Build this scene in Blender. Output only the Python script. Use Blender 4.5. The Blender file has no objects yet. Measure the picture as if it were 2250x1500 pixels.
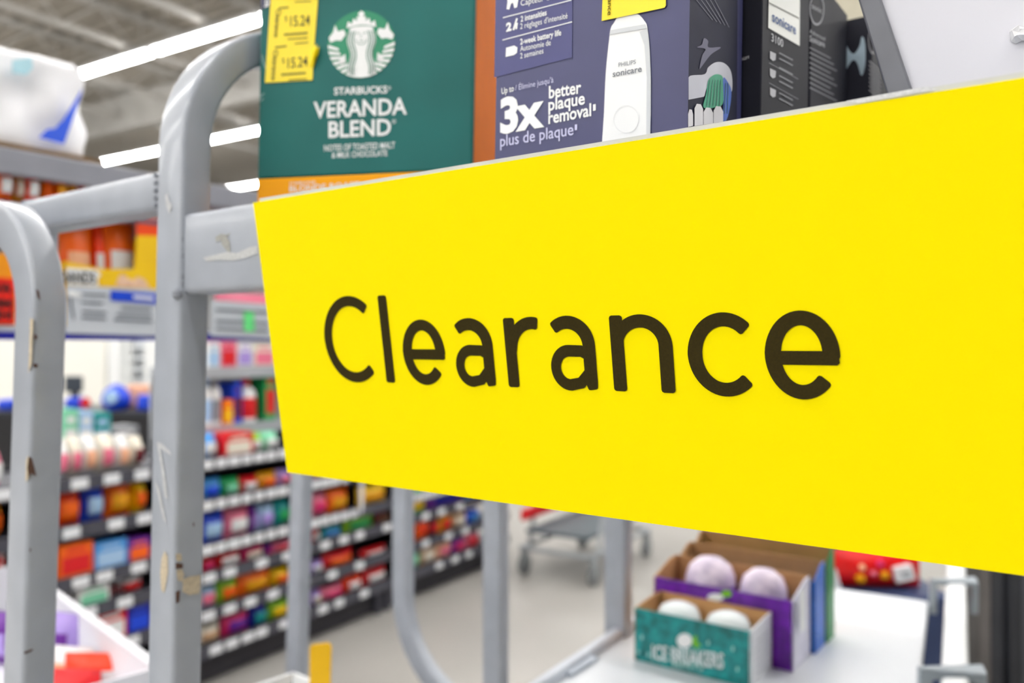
import bpy, bmesh, math, random
import numpy as np
from mathutils import Vector, Matrix

random.seed(7)
S = bpy.context.scene
C = S.collection

# ------------------------------------------------------------------ camera
F = 1800.0            # focal length in pixels of the 2250 x 1500 frame
HORIZON = 757.0
EYE = 1.40            # lens height above the floor
PH = math.atan((HORIZON - 750.0) / F)
cam_d = bpy.data.cameras.new('camera')
cam_d.sensor_width = 36.0
cam_d.lens = 36.0 * F / 2250.0
cam_d.clip_start = 0.01
cam_d.clip_end = 200
cam_d.dof.use_dof = True
cam_d.dof.focus_distance = 0.395
cam_d.dof.aperture_fstop = 5.8
cam = bpy.data.objects.new('camera', cam_d)
C.objects.link(cam)
cam.location = (0, 0, EYE)
cam.rotation_euler = (math.pi / 2 + PH, 0, 0)
S.camera = cam

# ------------------------------------------------------------------ world, exposure
w = bpy.data.worlds.new('store_air')
S.world = w
w.use_nodes = True
w.node_tree.nodes['Background'].inputs[0].default_value = (0.9, 0.95, 1.0, 1)
w.node_tree.nodes['Background'].inputs[1].default_value = 0.3
S.view_settings.view_transform = 'Standard'
S.view_settings.look = 'None'
S.view_settings.gamma = 1.0
S.view_settings.use_curve_mapping = False
S.view_settings.exposure = 0.55
LAMP = 30.0           # radiance of the ceiling strip lights
S.cycles.use_denoising = True
S.cycles.max_bounces = 4
S.cycles.diffuse_bounces = 3
S.cycles.glossy_bounces = 2
S.cycles.transmission_bounces = 2
S.cycles.use_adaptive_sampling = True
S.cycles.adaptive_threshold = 0.1
S.cycles.adaptive_min_samples = 16
S.cycles.caustics_reflective = False
S.cycles.caustics_refractive = False
S.cycles.sample_clamp_indirect = 6.0

# ------------------------------------------------------------------ geometry frame helpers
def V(*a): return np.array(a, float)
O = V(0, 0, EYE)
cph, sph = math.cos(PH), math.sin(PH)
UP = V(0, 0, 1)
_n = math.hypot(2494, 1800)
D = V(-2494 / _n, 1800 / _n, 0)       # along the sign, to the left and away
N = V(1800 / _n, 2494 / _n, 0)        # across the cart, away from the lens
LEAN = V(0.018, 0, 1.0)               # the cart stands a touch out of plumb
TH_CART = math.atan2(-D[1], -D[0])
TH_RACK = math.atan2(N[1], N[0])
GD = V(0.5306, 0.8477, 0); GN = V(-0.8477, 0.5306, 0)
TH_GON = math.atan2(GD[1], GD[0])

def ray(px, py):
    x = (px - 1125) / F; z = -(py - 750) / F
    return V(x, cph - z * sph, sph + z * cph)
def on_plane(px, py, p0, n):
    r = ray(px, py); return O + r * (((p0 - O) @ n) / (r @ n))
def on_h(px, py, h):
    r = ray(px, py); return O + r * (h / r[2])
def at_z(px, py, zz):
    r = ray(px, py); return O + r * (zz / r[1])
def P(u, v, h=0.0): return O + D * u + N * v + UP * h
def on_v(px, py, v): return on_plane(px, py, P(0, v), N)
def on_u(px, py, u): return on_plane(px, py, P(u, 0), D)

# ------------------------------------------------------------------ materials
def lin(c):
    c = c / 255.0
    return c / 12.92 if c <= 0.04045 else ((c + 0.055) / 1.055) ** 2.4
MATS = {}
def mat(rgb, rough=0.45, metal=0.0, var=0.05, scale=60.0, bump=0.0, emit=0.0, coat=0.0, alpha=1.0, spec=0.5, stretch=None, trans=0.0):
    key = (tuple(rgb), rough, metal, var, scale, bump, emit, coat, alpha, spec, stretch, trans)
    if key in MATS: return MATS[key]
    m = bpy.data.materials.new('paint_%d_%d_%d' % tuple(rgb))
    m.use_nodes = True
    nt = m.node_tree; b = nt.nodes['Principled BSDF']
    col = [lin(x) for x in rgb]
    if var < 0.03 and not bump:
        b.inputs['Base Color'].default_value = col + [1]
    tc = nt.nodes.new('ShaderNodeTexCoord')
    no = nt.nodes.new('ShaderNodeTexNoise'); no.inputs['Scale'].default_value = scale; no.inputs['Detail'].default_value = 1
    if stretch:
        mp = nt.nodes.new('ShaderNodeMapping'); mp.inputs['Scale'].default_value = stretch
        nt.links.new(tc.outputs['Object'], mp.inputs[0]); nt.links.new(mp.outputs[0], no.inputs['Vector'])
    else:
        nt.links.new(tc.outputs['Object'], no.inputs['Vector'])
    rp = nt.nodes.new('ShaderNodeValToRGB')
    rp.color_ramp.elements[0].position = 0.3; rp.color_ramp.elements[1].position = 0.7
    rp.color_ramp.elements[0].color = [max(0, x * (1 - var)) for x in col] + [1]
    rp.color_ramp.elements[1].color = [min(1, x * (1 + var)) for x in col] + [1]
    nt.links.new(no.outputs['Fac'], rp.inputs[0])
    if var >= 0.03: nt.links.new(rp.outputs[0], b.inputs['Base Color'])
    else: b.inputs['Base Color'].default_value = col + [1]
    b.inputs['Roughness'].default_value = rough
    b.inputs['Metallic'].default_value = metal
    b.inputs['Specular IOR Level'].default_value = spec
    b.inputs['Coat Weight'].default_value = coat
    b.inputs['Coat Roughness'].default_value = 0.12
    b.inputs['Alpha'].default_value = alpha
    b.inputs['Transmission Weight'].default_value = trans
    if emit:
        b.inputs['Emission Color'].default_value = (1.0, 0.985, 0.96, 1)
        b.inputs['Emission Strength'].default_value = emit
    if bump:
        bp = nt.nodes.new('ShaderNodeBump'); bp.inputs['Strength'].default_value = bump; bp.inputs['Distance'].default_value = 0.002
        nt.links.new(no.outputs['Fac'], bp.inputs['Height']); nt.links.new(bp.outputs[0], b.inputs['Normal'])
    MATS[key] = m
    return m

COL = {
 'white': (240, 240, 240), 'black': (22, 22, 26), 'orange': (255, 105, 0), 'red orange': (255, 62, 0), 'red': (225, 12, 25),
 'yellow': (255, 205, 0), 'gold': (235, 160, 0), 'blue': (15, 70, 220), 'dark blue': (10, 20, 150), 'light blue': (70, 150, 225),
 'pale blue': (170, 205, 240), 'teal': (10, 150, 150), 'green': (30, 165, 90), 'lime green': (140, 200, 30), 'mint green': (130, 215, 175),
 'purple': (105, 30, 150), 'lilac': (175, 150, 225), 'pink': (240, 120, 150), 'magenta': (225, 40, 110), 'maroon': (100, 10, 25),
 'tan': (205, 165, 125), 'cream': (240, 232, 215), 'peach': (250, 190, 150), 'grey': (150, 152, 158), 'brown': (110, 70, 35), 'navy': (40, 50, 95),
}
def cm(name, rough=0.4): return mat(COL[name], rough=rough, var=0.0)

# ------------------------------------------------------------------ mesh builder (world coordinates)
def unit(a): return a / np.linalg.norm(a)
class MB:
    def __init__(s): s.v = []; s.f = []; s.smooth = False
    def add(s, pts, faces):
        k = len(s.v); s.v += [tuple(p) for p in pts]; s.f += [tuple(i + k for i in f) for f in faces]; return s
    def box(s, o, ex, ey, ez):
        p = [o + ex * a + ey * b + ez * c for a in (0, 1) for b in (0, 1) for c in (0, 1)]
        fs = [(0, 1, 3, 2), (4, 6, 7, 5), (0, 4, 5, 1), (2, 3, 7, 6), (0, 2, 6, 4), (1, 5, 7, 3)]
        if np.cross(ex, ey) @ ez < 0: fs = [f[::-1] for f in fs]
        return s.add(p, fs)
    def uvh(s, u0, u1, v0, v1, h0, h1, up=UP):
        return s.box(P(u1, v0) + up * h0, -D * (u1 - u0), N * (v1 - v0), up * (h1 - h0))
    def poly(s, pts, n=None, t=0.0):
        pts = [np.array(p, float) for p in pts]; k = len(pts)
        if t == 0: return s.add(pts, [tuple(range(k))])
        n = unit(n) * t
        fs = [tuple(range(k))[::-1], tuple(range(k, 2 * k))] + [(i, (i + 1) % k, k + (i + 1) % k, k + i) for i in range(k)]
        return s.add(pts + [p + n for p in pts], fs)
    def sweep(s, path, side, ws, wo, r=0.004, cap=True, seg=3):
        path = [np.array(p, float) for p in path]; side = unit(side)
        sec = []
        for cx, cy, a0 in ((1, 1, 0), (-1, 1, 90), (-1, -1, 180), (1, -1, 270)):
            for j in range(seg + 1):
                a = math.radians(a0 + 90 * j / seg)
                sec.append((cx * (ws / 2 - r) + r * math.cos(a), cy * (wo / 2 - r) + r * math.sin(a)))
        m = len(sec); pts = []; k = len(path)
        for i, p in enumerate(path):
            t = path[min(i + 1, k - 1)] - path[max(i - 1, 0)]
            o = unit(np.cross(side, unit(t)))
            sd = unit(np.cross(t, o))
            pts += [p + sd * a + o * b for a, b in sec]
        fs = [(i * m + j, i * m + (j + 1) % m, (i + 1) * m + (j + 1) % m, (i + 1) * m + j) for i in range(k - 1) for j in range(m)]
        if cap: fs += [tuple(range(m))[::-1], tuple((k - 1) * m + j for j in range(m))]
        return s.add(pts, fs)
    def tube(s, path, r, n=8):
        t = unit(np.array(path[-1], float) - np.array(path[0], float))
        a = V(1, 0, 0) if abs(t[2]) > 0.7 else UP
        return s.sweep(path, np.cross(t, a), 2 * r, 2 * r, r * 0.98, seg=max(1, n // 4))
    def lathe(s, base, prof, n=16, axis=UP, ref=V(1, 0, 0)):
        a = unit(np.cross(axis, ref) if abs(unit(ref) @ unit(axis)) < .95 else np.cross(axis, V(0, 1, 0))); b = np.cross(unit(axis), a)
        pts = []
        for r, h in prof:
            pts += [base + axis * h + (a * math.cos(2 * math.pi * i / n) + b * math.sin(2 * math.pi * i / n)) * r for i in range(n)]
        k = len(prof)
        fs = [(i * n + j, i * n + (j + 1) % n, (i + 1) * n + (j + 1) % n, (i + 1) * n + j) for i in range(k - 1) for j in range(n)]
        fs += [tuple(range(n))[::-1], tuple((k - 1) * n + j for j in range(n))]
        return s.add(pts, fs)
    def build(s, name, m, parent=None, smooth=False, bevel=0.0, fix=True):
        inv = parent_inv(parent) if parent is not None else Matrix.Identity(4)
        me = bpy.data.meshes.new(name)
        me.from_pydata([tuple(inv @ Vector(p)) for p in s.v], [], s.f)
        if fix:
            bm = bmesh.new(); bm.from_mesh(me); bmesh.ops.recalc_face_normals(bm, faces=bm.faces); bm.to_mesh(me); bm.free()
        me.materials.append(m)
        if smooth:
            me.shade_smooth(); me.set_sharp_from_angle(angle=math.radians(40))
        me.update()
        o = bpy.data.objects.new(name, me); C.objects.link(o)
        if parent is not None: o.parent = parent
        if name == 'small_print': o['kind'] = 'stuff'
        if bevel:
            b = o.modifiers.new('edge', 'BEVEL'); b.width = bevel; b.segments = 2; b.limit_method = 'ANGLE'; b.angle_limit = math.radians(50)
        return o

def parent_inv(p):
    M = Matrix.Identity(4)
    while p is not None:
        M = (Matrix.Translation(p.location) @ p.rotation_euler.to_matrix().to_4x4() @ Matrix.Diagonal((*p.scale, 1))) @ M
        p = p.parent
    return M.inverted()
def tag(o, label, cat, group=None, kind=None):
    o['label'] = label
    if cat: o['category'] = cat
    if group: o['group'] = group
    if kind: o['kind'] = kind
    return o
def thing(name, label, cat, loc, rotz=0.0, group=None):
    o = bpy.data.objects.new(name, None); C.objects.link(o)
    o.empty_display_size = 0.05
    o.location = tuple(loc); o.rotation_euler = (0, 0, rotz)
    return tag(o, label, cat, group)
def struct(o): o['kind'] = 'structure'; return o

# ------------------------------------------------------------------ flat print
_txt = {}
def text_shape(st, bold):
    k = (st, bold)
    if k not in _txt:
        cu = bpy.data.curves.new('t', 'FONT'); cu.body = st; cu.size = 1; cu.offset = bold; cu.resolution_u = 3; cu.fill_mode = 'FRONT'
        ob = bpy.data.objects.new('t', cu); C.objects.link(ob)
        dg = bpy.context.evaluated_depsgraph_get(); dg.update()
        me = bpy.data.meshes.new_from_object(ob.evaluated_get(dg))
        vs = np.array([v.co[:] for v in me.vertices]); fs = [tuple(p.vertices) for p in me.polygons]
        bpy.data.objects.remove(ob); bpy.data.curves.remove(cu); bpy.data.meshes.remove(me)
        _txt[k] = (vs, fs)
    return _txt[k]
CAP = None
class Face:                       # a plane that carries print; pixels name points on it
    def __init__(s, p0, n, lift=0.0003):
        s.n = unit(n) if (n @ (O - p0)) > 0 else -unit(n)
        s.p0 = p0 + s.n * lift
    def at(s, px, py): return on_plane(px, py, s.p0, s.n)
    def up(s, k): f = Face(s.p0, s.n, k); return f
def ptext(mb, face, st, a, b, cap, bold=0.0):
    """string st with its baseline from pixel a to pixel b, capital height in pixels"""
    global CAP
    if CAP is None: CAP = text_shape('H', 0.0)[0][:, 1].max()
    vs, fs = text_shape(st, bold)
    x0, x1 = vs[:, 0].min(), vs[:, 0].max()
    A = face.at(*a); B = face.at(*b); U = face.at(a[0], a[1] - cap)
    ex = (B - A) / (x1 - x0); ey = (U - A) / CAP
    mb.add([A + ex * (x - x0) + ey * y for x, y, _ in vs], fs)
def ppoly(mb, face, pts): mb.poly([face.at(*p) for p in pts])
def sm(pts, n=5):
    k = len(pts); out = []
    for i in range(k):
        a, b, c, d = (np.array(pts[(i + j - 1) % k], float) for j in range(4))
        for q in range(n):
            t = q / n
            out.append(tuple(0.5 * (2 * b + (c - a) * t + (2 * a - 5 * b + 4 * c - d) * t * t + (3 * b - a - 3 * c + d) * t ** 3)))
    return out
def smo(pts, n=4):
    p = [pts[0]] + list(pts) + [pts[-1]]; out = []
    for i in range(1, len(p) - 2):
        a, b, c, d = (np.array(p[i + j - 1], float) for j in range(4))
        for q in range(1, n + 1):
            t = q / n
            out.append(tuple(0.5 * (2 * b + (c - a) * t + (2 * a - 5 * b + 4 * c - d) * t * t + (3 * b - a - 3 * c + d) * t ** 3)))
    return out
def pell(mb, face, c, rx, ry, n=28, ring=None, rot=0.0):
    pts = []
    ca, sa = math.cos(rot), math.sin(rot)
    for i in range(n):
        a = 2 * math.pi * i / n; x, y = rx * math.cos(a), ry * math.sin(a)
        pts.append((x * ca - y * sa, x * sa + y * ca))
    if ring is None: return ppoly(mb, face, [(c[0] + x, c[1] + y) for x, y in pts])
    o = [face.at(c[0] + x, c[1] + y) for x, y in pts]; q = [face.at(c[0] + x * ring, c[1] + y * ring) for x, y in pts]
    mb.add(o + q, [(i, (i + 1) % n, n + (i + 1) % n, n + i) for i in range(n)])
def pline(mb, face, a, b, wd):
    ax, ay = a; bx, by = b; L = math.hypot(bx - ax, by - ay); nx, ny = -(by - ay) / L * wd / 2, (bx - ax) / L * wd / 2
    ppoly(mb, face, [(ax + nx, ay + ny), (bx + nx, by + ny), (bx - nx, by - ny), (ax - nx, ay - ny)])

# common materials
M_STEEL = mat((166, 172, 182), rough=0.34, var=0.05, scale=35, coat=0.35, bump=0.06)
M_RUST = mat((96, 70, 58), rough=0.8, var=0.3, scale=400)
M_BARE = mat((200, 186, 160), rough=0.6, var=0.15, scale=500)
M_WHITE_INK = mat((244, 246, 246), rough=0.5, var=0.01)
M_TAG = mat((238, 240, 244), rough=0.25, var=0.02)

# ================================================================== THE SETTING
def quad(name, pts, m):
    return struct(MB().poly([V(*p) for p in pts]).build(name, m, fix=False))
R_ = 30.0
M_FLOOR = mat((172, 169, 164), rough=0.32, var=0.08, scale=1.4, spec=0.35)
quad('floor', [(-R_, -26, 0), (R_, -26, 0), (R_, R_, 0), (-R_, R_, 0)], M_FLOOR)
CEIL = EYE + 4.75
M_CEIL = mat((196, 190, 180), rough=0.8, var=0.16, scale=1.0, stretch=(0.4, 0.4, 0.4))
ceil = quad('ceiling', [(-R_, -26, CEIL), (-R_, R_, CEIL), (R_, R_, CEIL), (R_, -26, CEIL)], M_CEIL)
M_WALL = mat((232, 233, 235), rough=0.7, var=0.03, scale=2)
quad('wall_back', [(-R_, R_, 0), (R_, R_, 0), (R_, R_, CEIL), (-R_, R_, CEIL)], M_WALL)
quad('wall_left', [(-R_, -26, 0), (-R_, R_, 0), (-R_, R_, CEIL), (-R_, -26, CEIL)], M_WALL)
quad('wall_right', [(R_, R_, 0), (R_, -26, 0), (R_, -26, CEIL), (R_, R_, CEIL)], M_WALL)
quad('wall_front', [(R_, -26, 0), (-R_, -26, 0), (-R_, -26, CEIL), (R_, -26, CEIL)], M_WALL)

# steel roof structure: corrugated deck ribs and open-web joists
M_RIB = mat((172, 166, 156), rough=0.75, var=0.1, scale=3)
M_JOIST = mat((206, 204, 200), rough=0.6, var=0.08, scale=3)
LD = V(0.8477, -0.5306, 0)
def gl(a, b, h): return V(0, 0, h) + GD * a + LD * b       # a along the gondola, b along the lamp rows
rib = MB().box(gl(0, -16, CEIL - 0.05), LD * 26, GD * 0.12, UP * 0.05).build('deck_rib', M_RIB, ceil, fix=False)
rib.location = tuple(GD * 3.0)
for i in range(1, 70):
    o = rib.copy(); C.objects.link(o); o.parent = ceil; o.location = tuple(GD * (3.0 + i * 0.30))
j = MB()
j.box(gl(2, 0, CEIL - 0.12), GD * 24, LD * 0.13, UP * 0.07)
j.box(gl(2, 0, CEIL - 0.56), GD * 24, LD * 0.11, UP * 0.06)
for k in range(24):
    a = gl(2 + k, 0.055, CEIL - 0.52); b = gl(2 + k + 0.5, 0.055, CEIL - 0.1); c_ = gl(3 + k, 0.055, CEIL - 0.52)
    j.tube([a, b], 0.016, 4); j.tube([b, c_], 0.016, 4)
j0 = j.build('joist', M_JOIST, ceil)
j0.location = tuple(LD * -14.2)
for i in range(1, 11):
    o = j0.copy(); C.objects.link(o); o.parent = ceil; o.location = tuple(LD * (-14.2 + i * 1.7))
g = MB().box(gl(9.0, -16, CEIL - 0.75), LD * 26, GD * 0.2, UP * 0.6).build('girder', M_JOIST, ceil)
o = g.copy(); C.objects.link(o); o.parent = ceil; o.location = tuple(GD * 7.2)

# ceiling strip lights in rows across the aisles
LH = EYE + 4.1
M_LENS = mat((255, 255, 255), rough=0.4, var=0.0, emit=LAMP)
M_CASE = mat((225, 226, 228), rough=0.4, var=0.02)
def strip_light(a, b, ln, label, group):
    t = thing('strip_light', label, 'ceiling light', gl(a, b + ln / 2, LH), 0.0, group)
    MB().box(gl(a - 0.09, b, LH + 0.02), LD * ln, GD * 0.18, UP * 0.06).build('housing', M_CASE, t)
    MB().poly([gl(a - 0.075, b + 0.06, LH + 0.015), gl(a - 0.045, b + 0.06, LH - 0.02), gl(a + 0.045, b + 0.06, LH - 0.02), gl(a + 0.075, b + 0.06, LH + 0.015)], LD, ln - 0.12).build('lens', M_LENS, t)
    for e in (0.25, ln - 0.25): MB().tube([gl(a, b + e, LH + 0.08), gl(a, b + e, CEIL)], 0.012, 4).build('hanger', M_JOIST, t)
ORD = ['first', 'second', 'third', 'fourth', 'fifth', 'sixth', 'seventh', 'eighth', 'ninth', 'tenth', 'eleventh', 'twelfth']
for r_i, a in enumerate((7.06, 10.72, 14.3)):
    nm = ['nearest', 'middle', 'farthest'][r_i]
    for k in range(6):
        b = (-14.75 if r_i == 0 else -18.6 if r_i == 1 else -18.2) + k * 2.2
        strip_light(a, b, 2.16, 'long white ceiling strip light, %s from left in the %s row of lights' % (ORD[k], nm), 'ceiling strip lights in rows')
    b2 = b + 2.2
    for k in range(2):
        strip_light(a, b2 + k * 6.0, 5.9, 'long white ceiling strip light overhead, outside the picture', 'ceiling strip lights outside the picture')
for a in (-19.0, -15.4, -11.7, -8.0, -4.4, -0.8, 3.0):  # rearmost rows are unseen extras, added to throw low light on the sign
    for k in range(2):
        strip_light(a, -17 + k * 10.5, 10.4, 'long white ceiling strip light overhead, outside the picture', 'ceiling strip lights outside the picture')

strip_light(3.0, 4.0, 8.0, 'long white ceiling strip light overhead, outside the picture', 'ceiling strip lights outside the picture')  # unseen lamp added to brighten the goods on the shelving

# ================================================================== GONDOLA SHELVING
G0 = V(-1.245, 3.32, 0)
SH = [-0.483, -0.65, -0.83, -0.945, -1.097, -1.245]
INU = 0.15                       # the display shelves on top are set back
TOPH, UPH = None, None
M_GON = mat((74, 74, 84), rough=0.45, var=0.06, scale=6)
M_GDARK = mat((46, 44, 50), rough=0.6, var=0.08, scale=6)
M_GLITE = mat((176, 180, 186), rough=0.4, var=0.04, scale=6)
def gp(t, y, h): return G0 + GD * t + GN * y + UP * (EYE + h)
G_N = -GN
def g_t(px, py, inset=0.0):
    q = on_plane(px, py, G0 + GN * inset, G_N); return (q - G0) @ GD, q[2] - EYE
TOPH = g_t(540, 938, INU)[1]; UPH = g_t(520, 815, INU)[1]
def bay(t0, t1, label, shelves, tags, contiguous=(), light=(), back=(0.12, 0.015)):
    t = thing('gondola_shelving', label, 'shelving', gp((t0 + t1) / 2, 0.2, -EYE), TH_GON)
    top = max(h for h in shelves if h in SH)
    MB().box(gp(t0, 0.44, -EYE), GD * (t1 - t0), GN * 0.02, UP * (EYE + top + 0.02)).build('back_panel', M_GDARK, t)
    MB().box(gp(t0, 0.06, -EYE + 0.01), GD * (t1 - t0), GN * 0.02, UP * 0.11).build('kick_plate', M_GDARK, t)
    for tt in (t0 + 0.02, t1 - 0.05):
        MB().box(gp(tt, 0.03, -EYE), GD * 0.03, GN * 0.4, UP * 0.13).build('foot', M_GON, t)
        MB().box(gp(tt, 0.40, -EYE), GD * 0.03, GN * 0.04, UP * (EYE + top)).build('upright', M_GON, t)
    ups = [h for h in shelves if h not in SH]
    if ups:
        MB().box(gp(t0 + 0.1, INU + 0.17, top), GD * (t1 - t0 - 0.1), GN * 0.02, UP * (max(ups) - top + 0.02)).build('display_back', M_GLITE, t)
    for h in shelves:
        lt = h in light; ins = INU if h in ups else 0.0; tz = t0 + (0.1 if h in ups else 0.003)
        d = MB().box(gp(tz, ins + 0.012, h - 0.02), GD * (t1 - tz - 0.003), GN * (0.16 if h in ups else 0.428), UP * 0.022).build('shelf', M_GLITE if lt else M_GON, t)
        MB().box(gp(tz, ins, h - 0.03), GD * (t1 - tz - 0.003), GN * 0.012, UP * 0.05).build('price_rail', M_GLITE if lt else M_GON, d)
        def ptag(c0, wd, hh=0.036):
            MB().box(gp(c0 - wd / 2, -0.004, h - 0.023), GD * wd, GN * 0.004, UP * hh).build('price_tag', M_TAG, d, bevel=0.006)
        if h in contiguous:
            a, b = contiguous[h]; x = g_t(a, 1000)[0]; e = g_t(b, 1000)[0]
            while x < e:
                ptag(x, 0.056 * (0.85 + 0.3 * random.random())); x += 0.066
        for px in tags.get(h, ()):
            ptag(g_t(px, 1000)[0], 0.062)
    return t
t1_, t2_, t3_ = -0.116, 1.13, 2.32
bay(-1.35, t1_, 'dark grey shelving bay seen between the two tall grey posts', SH,
    {SH[0]: (8, 175, 246, 312), SH[1]: (157, 255, 318), SH[2]: (178, 230, 305), SH[3]: (195, 275), SH[4]: (290,), SH[5]: (278,)}, {})
bay(t1_, t2_, 'dark grey shelving bay right of the tall post, with rows of white price tags', [UPH, TOPH] + SH,
    {SH[3]: (460, 505, 575, 632, 715, 755, 790, 850), SH[4]: (458, 505, 550, 600, 730, 790), SH[5]: (475, 510, 545, 575, 625, 710, 745, 800)},
    {SH[0]: (456, 624), SH[1]: (456, 770), SH[2]: (456, 780)}, (TOPH, UPH))
bay(t2_, t3_, 'farthest dark grey shelving bay, showing under the yellow sign', [UPH, TOPH] + SH,
    {SH[3]: (935, 970, 1010), SH[4]: (935, 985, 1022), SH[5]: (965, 1000, 1030)}, {SH[2]: (900, 1060)}, (UPH,))

# products: unit meshes, scaled per copy
def unit_bag(front=False):
    m = MB(); nx, nz = 7, 8
    def bul(x, z): return 0.5 * (1 - abs(2 * x) ** 3.0) * (max(0.0, math.sin(math.pi * (0.04 + 0.92 * z))) ** 0.55 - 0.28)
    rng = [(-0.5 + i / nx, jz / nz) for jz in range(nz + 1) for i in range(nx + 1)]
    if front:
        rng = [(-0.33 + 0.66 * i / nx, 0.24 + 0.42 * jz / nz) for jz in range(nz + 1) for i in range(nx + 1)]
    k = nx + 1
    gf = [(jz * k + i, jz * k + i + 1, (jz + 1) * k + i + 1, (jz + 1) * k + i) for jz in range(nz) for i in range(nx)]
    if front:
        return m.add([V(x, -bul(x, z) - 0.03, z) for x, z in rng], gf)
    m.add([V(x, -max(bul(x, z), 0.012), z) for x, z in rng], gf)
    m.add([V(x, max(bul(x, z), 0.012), z) for x, z in rng], [f[::-1] for f in gf])
    return m
def unit_box(): return MB().box(V(-0.5, -0.5, 0), V(1, 0, 0), V(0, 1, 0), V(0, 0, 1))
def unit_boxlabel():
    m = MB(); m.poly([V(-0.42, -0.505, 0.2), V(0.42, -0.505, 0.2), V(0.42, -0.505, 0.68), V(-0.42, -0.505, 0.68)])
    return m.poly([V(-0.3, -0.505, 0.78), V(0.3, -0.505, 0.78), V(0.3, -0.505, 0.88), V(-0.3, -0.505, 0.88)])
def unit_bottle():
    return MB().lathe(V(0, 0, 0), [(0.42, 0), (0.5, 0.04), (0.5, 0.66), (0.42, 0.76), (0.2, 0.84), (0.2, 0.86)], 14)
def unit_cap(): return MB().lathe(V(0, 0, 0), [(0.24, 0.86), (0.24, 0.99), (0.2, 1.0)], 12)
def unit_band(): return MB().lathe(V(0, 0, 0), [(0.505, 0.16), (0.51, 0.17), (0.51, 0.58), (0.505, 0.59)], 14)
_UM = {}
def unit_mesh(kind, colr):
    k = (kind, colr)
    if k not in _UM:
        mb = {'bag': unit_bag, 'bagl': lambda: unit_bag(True), 'box': unit_box, 'boxl': unit_boxlabel, 'bottle': unit_bottle, 'cap': unit_cap, 'band': unit_band}[kind]()
        o = mb.build('unit', cm(colr, 0.35 if kind.startswith('bag') else 0.5), smooth=kind in ('bag', 'bagl', 'bottle', 'cap', 'band'))
        _UM[k] = o.data; bpy.data.objects.remove(o)
    return _UM[k]
NAME = {'bag': ('snack_bag', 'snack bag', 'bag'), 'box': ('snack_box', 'snack box', 'box'), 'bottle': ('bottle', 'plastic bottle', 'bottle')}
def product(kind, pos, rotz, wd, dp, ht, colr, lab, label, group):
    nm, _, cat = NAME[kind]
    o = bpy.data.objects.new(nm, unit_mesh(kind, colr)); C.objects.link(o)
    o.location = tuple(pos); o.rotation_euler = (0, 0, rotz); o.scale = (wd, dp, ht)
    tag(o, label, cat, group)
    subs = {'bag': (('bagl', 'front_label', lab),), 'box': (('boxl', 'front_label', lab),), 'bottle': (('band', 'front_label', lab), ('cap', 'cap', lab))}[kind]
    for k, n, c_ in subs:
        s = bpy.data.objects.new(n, unit_mesh(k, c_)); C.objects.link(s); s.parent = o
    return o
SHELFWORD = {TOPH: 'top', UPH: 'upper display', **{h: ORD[i] + ' tagged' for i, h in enumerate(SH)}}
def row(bayname, h, items, depth=0.13, ins0=0.016, group=None):
    vis = 0
    for (x0, x1, yt, kind, c1, c2) in items:
        inset = (INU + 0.02) if h in (TOPH, UPH) else ins0
        ta, _ = g_t(x0, 1000, inset); tb, _ = g_t(x1, 1000, inset)
        tm = (ta + tb) / 2; wd = (tb - ta) * 0.97
        _, ht = g_t((x0 + x1) / 2, yt, inset); ht = ht - (h + 0.002)
        dp = depth if kind != 'bottle' else wd
        pos = gp(tm, inset + dp / 2, h + 0.002)
        lb = '%s %s with %s label, %s on %s shelf %s' % (c1, NAME[kind][1], c2, ORD[vis], SHELFWORD[h], bayname)
        vis += 1
        product(kind, pos, TH_GON, wd, dp, ht, c1, c2, lb, group or 'goods on the long shelving')
A1, A2, A3 = 'between the posts', 'right of post', 'in farthest bay'
row('behind the bags', SH[0], [(140, 172, 899, 'box', 'mint green', 'white'), (174, 205, 903, 'box', 'pale blue', 'white'), (207, 244, 907, 'box', 'teal', 'pale blue'), (246, 305, 936, 'box', 'grey', 'white')], 0.1, 0.26)
row(A1, SH[0], [(0, 18, 985, 'bag', 'pink', 'white'), (139, 168, 966, 'bag', 'white', 'pink'), (169, 197, 962, 'bag', 'cream', 'pink'), (198, 232, 958, 'bag', 'white', 'peach'), (233, 270, 955, 'bag', 'cream', 'pink'), (271, 303, 957, 'bag', 'white', 'peach'), (304, 334, 960, 'bag', 'cream', 'maroon')], 0.16)
row(A1, SH[1], [(0, 14, 1092, 'bag', 'gold', 'orange'), (134, 195, 1072, 'bag', 'red orange', 'orange'), (196, 246, 1063, 'bag', 'blue', 'pale blue'), (247, 306, 1054, 'bag', 'orange', 'gold'), (307, 336, 1054, 'bag', 'yellow', 'orange')])
row(A1, SH[2], [(0, 8, 1205, 'box', 'red', 'white'), (130, 206, 1194, 'box', 'orange', 'red'), (208, 281, 1188, 'box', 'light blue', 'pale blue'), (282, 332, 1182, 'box', 'purple', 'orange')])
row(A1, SH[3], [(172, 242, 1287, 'box', 'white', 'mint green'), (243, 268, 1290, 'box', 'maroon', 'black'), (270, 330, 1266, 'bag', 'white', 'red')], 0.12)
row(A1, SH[4], [(150, 206, 1357, 'box', 'maroon', 'red'), (208, 280, 1343, 'box', 'red', 'white'), (281, 332, 1328, 'box', 'dark blue', 'blue')])
row(A1, SH[5], [(262, 330, 1432, 'bag', 'pale blue', 'teal')])
row(A2, UPH, [(455, 484, 752, 'box', 'white', 'pale blue'), (485, 520, 750, 'box', 'pink', 'red'), (521, 556, 752, 'box', 'white', 'lilac'), (557, 604, 755, 'box', 'cream', 'pink')], 0.11)
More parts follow.
